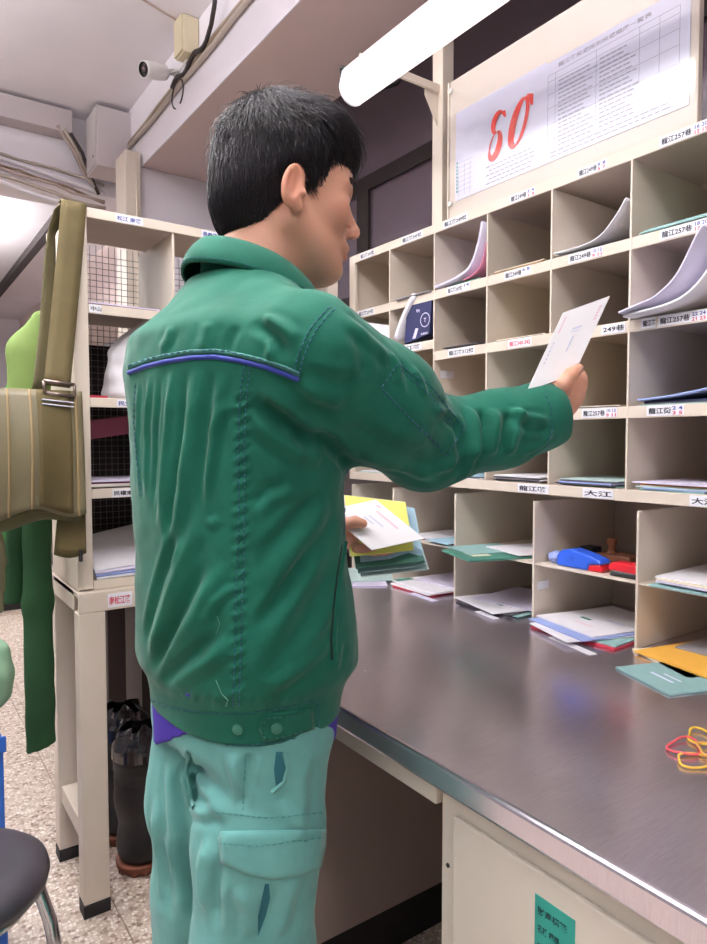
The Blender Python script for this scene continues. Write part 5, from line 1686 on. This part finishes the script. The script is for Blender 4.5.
put_text(mb, '數位時代', .009, (1.2382, 1.455, nv_ + .085), (0, -.5, -.1), (0, -.1, 1), 0, .03)
mb.add([(1.2382, 1.472, nv_ + .012), (1.2382, 1.458, nv_ + .012), (1.2382, 1.446, nv_ + .038), (1.2382, 1.458, nv_ + .040)], [(0, 1, 2, 3)])
put_text(mb, '會員專刊', .007, (1.2382, 1.436, nv_ + .018), (0, -1, 0), (0, 0, 1), 0, .03)
mb.build('emblem', cm('lilac'), nb)
letter(1.35, 1.47, nv_ - .0004, .2, .15, .003, 'dark', 'dark letter lying under the navy booklet in the second row', 0, group=G)
pile(1.34, 1.285, S2, 2, .2, .15, ['grey', 'dark'], 'in the second row, third compartment from the far end', group=G, seed=6, jit=.004)
pile(1.34, 1.09, S2, 2, .2, .15, ['dark', 'cream'], 'in the second row, third column from the right', group=G, seed=7, jit=.004)
letter(1.35, .895, S2, .18, .15, .0015, 'grey', 'grey letter lying flat behind the raised envelope in the second row', .05, group=G)
curl([(.793, S2 + .010), (.775, S2 + .014), (.75, S2 + .020), (.715, S2 + .030), (.675, S2 + .062), (.640, S2 + .125), (.628, S2 + .138)], 1.195, 1.42, .004, 'lilac', 'upper pale lilac magazine curling up in the second row, rightmost column', group=G)
curl([(.790, S2 + .004), (.75, S2 + .007), (.70, S2 + .012), (.66, S2 + .026), (.625, S2 + .060), (.612, S2 + .10)], 1.205, 1.43, .005, 'white', 'lower white magazine beneath the lilac one in the second row, rightmost column', group=G)
# third row
pile(1.34, 1.09, S3, 2, .2, .15, ['grey', 'mint'], 'in the third row, just above his forearm', group=G, seed=8, jit=.004)
pile(1.34, .895, S3, 2, .2, .15, ['dark', 'cream'], 'in the third row beside his raised hand', group=G, seed=9, jit=.004)
zz = pile(1.335, .70, S3, 3, .2, .15, ['teal', 'dark', 'navy'], 'in the third row, rightmost column', group=G, seed=10, jit=.006)
curl([(.775, zz + .003), (.72, zz + .006), (.67, zz + .012), (.62, zz + .020)], 1.236, 1.42, .004, 'blue', 'pale blue booklet on top of the pile in the third row, rightmost column', group=G)
# fourth row
for k, (yc, cols, wh) in enumerate(((1.67, ['mint', 'white'], 'farthest compartment'), (1.48, ['white', 'grey'], 'second from the far end'), (1.285, ['white', 'dark', 'skyblue'], 'third from the far end'),
        (1.09, ['mint', 'dark', 'white', 'dark', 'white'], 'under his forearm'), (.895, ['teal', 'dark', 'blue', 'dark', 'mint'], 'second column from the right'), (.70, ['teal', 'blue', 'mint', 'cream', 'amber', 'lilac'], 'rightmost column'))):
    pile(1.335, yc, S4, len(cols), .2, .155, cols, 'in the fourth row, ' + wh, (.0016, .0035), G, .010, seed=20 + k)

# lower rack, upper shelf z=.9325
SZ2 = .9329
G2 = 'mail in the counter rack'
letter(1.36, 1.66, SZ2, .22, .16, .004, 'mint', 'mint letter on the upper shelf of the counter rack at the far end', .1, group=G2)
letter(1.37, 1.43, SZ2, .2, .21, .003, 'maroon', 'maroon-edged letter on the upper shelf of the counter rack beyond the teal envelope', 0, group=G2)
letter(1.375, 1.44, SZ2 + .0035, .2, .2, .003, 'white', 'white letter lying on the maroon-edged one in the counter rack', .05, group=G2)
letter(1.33, 1.36, SZ2 + .007, .19, .1, .0015, 'skyblue', 'sky blue slip on the letters in the counter rack beyond the teal envelope', -.1, group=G2)
letter(1.27, 1.163, SZ2, .25, .16, .005, 'green', 'dark green magazine with a cream panel sticking out of the counter rack', -.32, 'magazine', 'magazine', G2, prints=[(.12, .25, .32, .6, 3)])
letter(1.27, 1.215, SZ2 + .0056, .16, .13, .002, 'teal', 'teal envelope lying on the green magazine in the counter rack', -.25, 'envelope', 'envelope', G2)
letter(1.35, 1.135, SZ2 + .008, .17, .15, .002, 'white', 'white envelope lying across the green magazine in the counter rack', -.25, 'envelope', 'envelope', G2, prints=[(.2, .2, .5, .26, 1)])
letter(1.36, .635, SZ2, .25, .22, .003, 'teal', 'teal folder lowest on the upper shelf of the counter rack at the right edge', .05, group=G2)
pile(1.355, .64, SZ2 + .0035, 4, .23, .2, ['white', 'lilac', 'cream', 'white'], 'on the counter rack shelf at the right edge', (.002, .004), G2, .014, seed=31)
# lower compartments on the counter
ZC = CZ + .0006
z = pile(1.30, 1.43, ZC, 2, .22, .19, ['red', 'white'], 'in the lowest slot beyond the grey-white stack', (.003, .005), G2, .006, seed=41)
letter(1.315, 1.43, z, .2, .2, .004, 'white', 'white magazine with a green corner in the lowest slot of the counter rack', -.08, 'magazine', 'magazine', G2, prints=[(.0, .86, .3, 1.0, 2), (.3, .2, .6, .24, 0)])
letter(1.36, 1.42, z + .0046, .16, .17, .003, 'lilac', 'pale lilac letter on the magazine with the green corner', .06, group=G2)
z = pile(1.315, 1.165, ZC, 3, .22, .2, ['dark', 'teal', 'dark'], 'in lowest slot left of the labelled divider', (.002, .004), G2, .008, seed=42)
letter(1.30, 1.168, z, .2, .185, .002, 'white', 'white letter with a green line in the lowest slot, lower of the two', -.25, group=G2, prints=[(.3, .3, .34, .7, 2)])
letter(1.36, 1.16, z + .0026, .2, .18, .002, 'lilac', 'pale letter on the white letter in the lowest slot left of the labelled divider', .12, group=G2)
z = pile(1.30, .90, ZC, 2, .24, .21, ['red', 'teal'], 'in lowest slot right of the labelled divider', (.003, .005), G2, .010, seed=43)
letter(1.25, .90, z, .18, .15, .002, 'white', 'white letter sticking out farthest from the slot right of the labelled divider', -.35, group=G2)
letter(1.29, .905, z + .0026, .21, .185, .002, 'blue', 'pale blue-edged letter in the middle of the pile right of the labelled divider', -.25, group=G2)
letter(1.33, .905, z + .0052, .23, .185, .003, 'white', 'big white letter with a green mark topping the pile right of the divider', -.22, group=G2, prints=[(.35, .55, .40, .72, 2), (.5, .2, .54, .5, 0), (.2, .3, .23, .6, 1)])
letter(1.18, 1.65, ZC, .16, .2, .004, 'lilac', 'pale letter on the counter behind the bundle in his hand', -.6, group=G2)
letter(1.24, 1.665, ZC + .005, .17, .2, .004, 'mint', 'mint letter on the counter behind the bundle in his hand', -.4, group=G2)
# envelopes in front at the right
letter(1.135, .64, ZC, .115, .14, .003, 'teal', 'teal envelope lying on the steel counter in front of the amber envelope', -.35, 'envelope', 'envelope', prints=[(.35, .3, .40, .7, 0), (.5, .3, .54, .6, 0)])
letter(1.265, .66, ZC, .16, .17, .003, 'cream', 'cream envelope under the amber one on the counter', -.45, 'envelope', 'envelope')
letter(1.275, .645, ZC + .0036, .17, .19, .003, 'orange', 'amber yellow envelope lying half inside the lowest slot at the right', -.20, 'envelope', 'envelope')
letter(1.38, .63, ZC + .0075, .18, .17, .003, 'grey', 'grey letter behind the amber envelope in the lowest slot', .0, group=G2)
# slips of clear tape and paper on the counter
letter(1.155, .86, ZC, .02, .13, .0006, 'white', 'narrow white strip on the counter before the labelled divider', -.25, 'paper_strip', 'paper strip')
letter(1.19, 1.13, ZC, .018, .08, .0006, 'white', 'short white strip on the counter left of the labelled divider', -.2, 'paper_strip', 'paper strip')
letter(1.185, 1.36, ZC, .02, .11, .0006, 'lilac', 'pale strip on the counter under the letter with the green corner', -.1, 'paper_strip', 'paper strip')

# ------------------------------------------------------------------ desk tools on the counter rack
M['bluep'] = mat('glossy_blue_plastic', (44, 92, 208), .3); M['redp'] = mat('glossy_red_plastic', (206, 30, 44), .3); M['pblue'] = mat('pale_blue_film', (150, 166, 222), .3)
td = empty('tape_dispenser', (1.29, .93, .9329), 'blue plastic tape dispenser with a red part in the counter rack', 'tape dispenser')
def ext_y(prof, y0, y1):
    n = len(prof); V = [(x, y0, z) for x, z in prof] + [(x, y1, z) for x, z in prof]
    return V, [tuple(range(n)), tuple(range(2 * n - 1, n - 1, -1))] + [(i, i + n, (i + 1) % n + n, (i + 1) % n) for i in range(n)]
def ext_x(prof, x0, x1):
    n = len(prof); V = [(x0, y, z) for y, z in prof] + [(x1, y, z) for y, z in prof]
    return V, [tuple(range(n)), tuple(range(2 * n - 1, n - 1, -1))] + [(i, i + n, (i + 1) % n + n, (i + 1) % n) for i in range(n)]
Z0 = .9331
V, F = ext_x([(.985, Z0), (.985, Z0 + .022), (.975, Z0 + .036), (.945, Z0 + .042), (.90, Z0 + .034), (.872, Z0 + .026), (.868, Z0 + .018), (.90, Z0 + .014), (.905, Z0)], 1.262, 1.302)
MB().add(V, F).build('body', M['bluep'], td, bevel=.006, seg=3)
V, F = ext_x([(.904, Z0), (.900, Z0 + .0135), (.872, Z0 + .016), (.866, Z0 + .006), (.868, Z0)], 1.264, 1.300)
MB().add(V, F).build('cutter', M['redp'], td, bevel=.003)
MB().lathe((1.262, .948, Z0 + .022), [(.0001, .001), (.007, .001), (.007, -.001)], 16, 0, (-1, 0, 0)).build('hub', M['bluep'], td)
sp = empty('stapler', (1.28, .82, .9329), 'red stapler with a dark base beside the blue tape dispenser', 'stapler')
V, F = ext_x([(.845, Z0), (.845, Z0 + .007), (.775, Z0 + .007), (.775, Z0)], 1.258, 1.288); MB().add(V, F).build('base', M['black'], sp, bevel=.002)
V, F = ext_x([(.848, Z0 + .012), (.846, Z0 + .024), (.835, Z0 + .030), (.790, Z0 + .030), (.778, Z0 + .022), (.778, Z0 + .010)], 1.256, 1.290); MB().add(V, F).build('arm', M['redp'], sp, bevel=.004, seg=3)
MB().box(1.262, 1.284, .79, .842, Z0 + .0075, Z0 + .0115).build('magazine_rail', M['chrome'], sp)
wb_ = empty('film_wad', (1.27, 1.0, .9329), 'crumpled pale blue plastic wad left of the tape dispenser', 'plastic wad')
Vc, Fc = surfnet(lambda p: sd_ell(p, (1.285, 1.003, Z0 + .014), (.018, .019, .014)), (1.24, .96, Z0 - .01), (1.33, 1.04, Z0 + .04), .003)
Nc = np_normals(Vc, Fc); np_obj('film', Vc + Nc * (vnoise(Vc, 260, 3) * .0022)[:, None], Fc, M['pblue'], wb_)
sb_ = empty('stamp_box', (1.40, .92, .9329), 'brown wooden stamp block behind the tape dispenser', 'stamp')
MB().box(1.37, 1.43, .87, .96, Z0, Z0 + .022).build('block', mat('brown_wood', (132, 82, 58), .6), sb_, bevel=.002)
MB().lathe((1.40, .935, Z0 + .022), [(.012, 0), (.008, .008), (.009, .018), (.013, .026), (.010, .034), (.0001, .036)], 16).build('handle', mat('brown_wood2', (146, 92, 62), .5), sb_, smooth=True)
MB().box(1.38, 1.42, .975, 1.01, Z0, Z0 + .03).build('ink_pad', M['black'], sb_, bevel=.002)

# rubber bands
def rband(cx, cy, rx, ry, rot, colr, label, wob=.1, z=.7985, sd=0):
    pts = []
    for k in range(40):
        a = 2 * PI * k / 40
        r = 1 + wob * math.sin(3 * a + sd) + wob * .5 * math.sin(2 * a + 1.3 * sd)
        x, y = rx * math.cos(a) * r, ry * math.sin(a) * r
        pts.append((cx + x * math.cos(rot) - y * math.sin(rot), cy + x * math.sin(rot) + y * math.cos(rot), z + .0012 * (1 + math.sin(2 * a + sd))))
    tag(MB().tube(pts, .0016, 6, closed=True).build('rubber_band', mat('band_' + str(sd), colr, .5), None, smooth=True), label, 'rubber band', 'rubber bands on the counter')
rband(.892, .478, .028, .020, .2, (222, 86, 96), 'red rubber band lying on the steel counter', .12, sd=1)
rband(.940, .478, .026, .020, .9, (232, 190, 60), 'yellow rubber band lying farthest from the counter edge', .14, sd=2)
rband(.868, .446, .030, .018, -.4, (236, 186, 70), 'yellow rubber band nearest to the counter edge', .12, sd=3)
rband(.908, .452, .020, .014, .1, (226, 170, 84), 'small tan rubber band overlapping the red one', .16, z=.8012, sd=4)

# ------------------------------------------------------------------ mail in the left rack
GL = 'mail in the mesh-backed rack'
zs = [v + .0244 for v in LZ]
pile(.52, 1.90, zs[1], 4, .2, .22, ['dark', 'maroon', 'lilac', 'dark'], 'on the top shelf of the mesh-backed rack', (.002, .004), GL, .012, seed=51)
pr_ = empty('paper_sack', (.56, 1.85, zs[2]), 'white paper sack slumped on the second shelf of the mesh-backed rack', 'sack')
Vc, Fc = surfnet(lambda p: smin(smax(chain(p, [(.575, 1.86, zs[2] + .02), (.58, 1.86, zs[2] + .11)], (.088, .074), .03), zs[2] + .001 - p[:, 2], .012), sd_cap(p, (.61, 1.86, zs[2] + .165), (.615, 1.86, zs[2] + .185), .045, .040), .03), (.44, 1.75, zs[2] - .01), (.70, 1.97, zs[2] + .22), .005)
Vc[:, 2] = np.maximum(Vc[:, 2], zs[2] + .0005)
Nc = np_normals(Vc, Fc); np_obj('paper', Vc + Nc * (vnoise(Vc, 60, 9) * .003)[:, None] * (Vc[:, 2:3] > zs[2] + .01), Fc, cm('white'), pr_)
MB().tube([(.60 + .05 * math.cos(a), 1.86 + .046 * math.sin(a), zs[2] + .168) for a in [2 * PI * k / 24 for k in range(24)]], .003, 6, closed=True).build('string', cm('cream'), pr_, smooth=True)
letter(.455, 1.80, zs[2], .05, .04, .006, 'red', 'small red tag on the second shelf beside the white sack', .0, 'tag', 'tag', GL)
pile(.53, 1.89, zs[3], 5, .22, .22, ['dark', 'cream', 'white', 'maroon', 'lilac'], 'on the third shelf of the mesh-backed rack', (.002, .005), GL, .012, seed=52)
quad_sheet('folder', [(.445, 1.86, zs[3] + .175), (.62, 1.90, zs[3] + .20), (.62, 1.92, zs[3] + .15), (.445, 1.88, zs[3] + .125)], .006, cm('maroon'), 'dark red folder leaning at the back of the third shelf', 'folder', GL)
def slant(k, z0, z1, lab, colr, y0):
    return quad_sheet('sheet', [(.445, 2.0, z0 + .06), (.70, 2.0, z1 + .09), (.70, y0, z1), (.443, y0, z0)], .003, cm(colr), lab, 'paper', GL)
zb = zs[4]
slant(0, zb + .002, zb + .006, 'lowest white sheet of the slanting stack on the bottom shelf', 'white', 1.772)
slant(1, zb + .008, zb + .014, 'pale blue sheet second in the slanting stack on the bottom shelf', 'blue', 1.776)
slant(2, zb + .014, zb + .024, 'white sheet third in the slanting stack on the bottom shelf', 'lilac', 1.780)
slant(3, zb + .020, zb + .034, 'topmost white sheet of the slanting stack on the bottom shelf', 'white', 1.790)

# ------------------------------------------------------------------ bundle in the other hand
GB = 'bundle in his left hand'
b1 = [(.817, 1.083, 1.099), (.855, .979, 1.029), (.754, 1.012, 1.012), (.716, 1.116, 1.080)]
o = quad_sheet('envelope', b1, .002, M['envwhite'], 'white envelope on top of the bundle in his left hand', 'envelope', GB)
env_print(o, b1, -1, [(.25, .2, .7, .24, 1), (.3, .4, .6, .43, 0), (.3, .5, .5, .53, 0), (.12, .08, .2, .12, 1)], [M['faintblue'], M['faintred']], .0016)
def below(c, d, g): return [tuple(Vector(p) + Vector((.3, .25, -.9)).normalized() * d + Vector(g)) for p in c]
b2 = [(.775, 1.135, 1.112), (.872, 1.057, 1.098), (.838, .990, 1.012), (.737, 1.060, 1.000)]
quad_sheet('envelope', below(b2, .006, (0, 0, 0)), .002, cm('yellow'), 'yellow envelope second in the bundle in his left hand', 'envelope', GB)
quad_sheet('envelope', below(b2, .011, (.004, .01, .004)), .002, cm('white'), 'white envelope behind the yellow one in the bundle', 'envelope', GB)
quad_sheet('envelope', below(b2, .016, (.020, -.004, -.004)), .002, cm('skyblue'), 'sky blue envelope behind the yellow one in the bundle', 'envelope', GB)
b3 = [(.78, 1.12, 1.070), (.885, 1.03, 1.050), (.852, .965, 1.005), (.745, 1.045, .990)]
quad_sheet('envelope', below(b3, .018, (0, .01, -.004)), .003, cm('green'), 'dark green envelope below the yellow one in the bundle', 'envelope', GB)
quad_sheet('envelope', below(b3, .026, (.004, .01, -.006)), .003, cm('teal'), 'teal envelope lowest but one in the bundle', 'envelope', GB)
quad_sheet('envelope', below(b3, .033, (.010, .01, -.008)), .003, cm('mint'), 'pale mint envelope lowest in the bundle', 'envelope', GB)
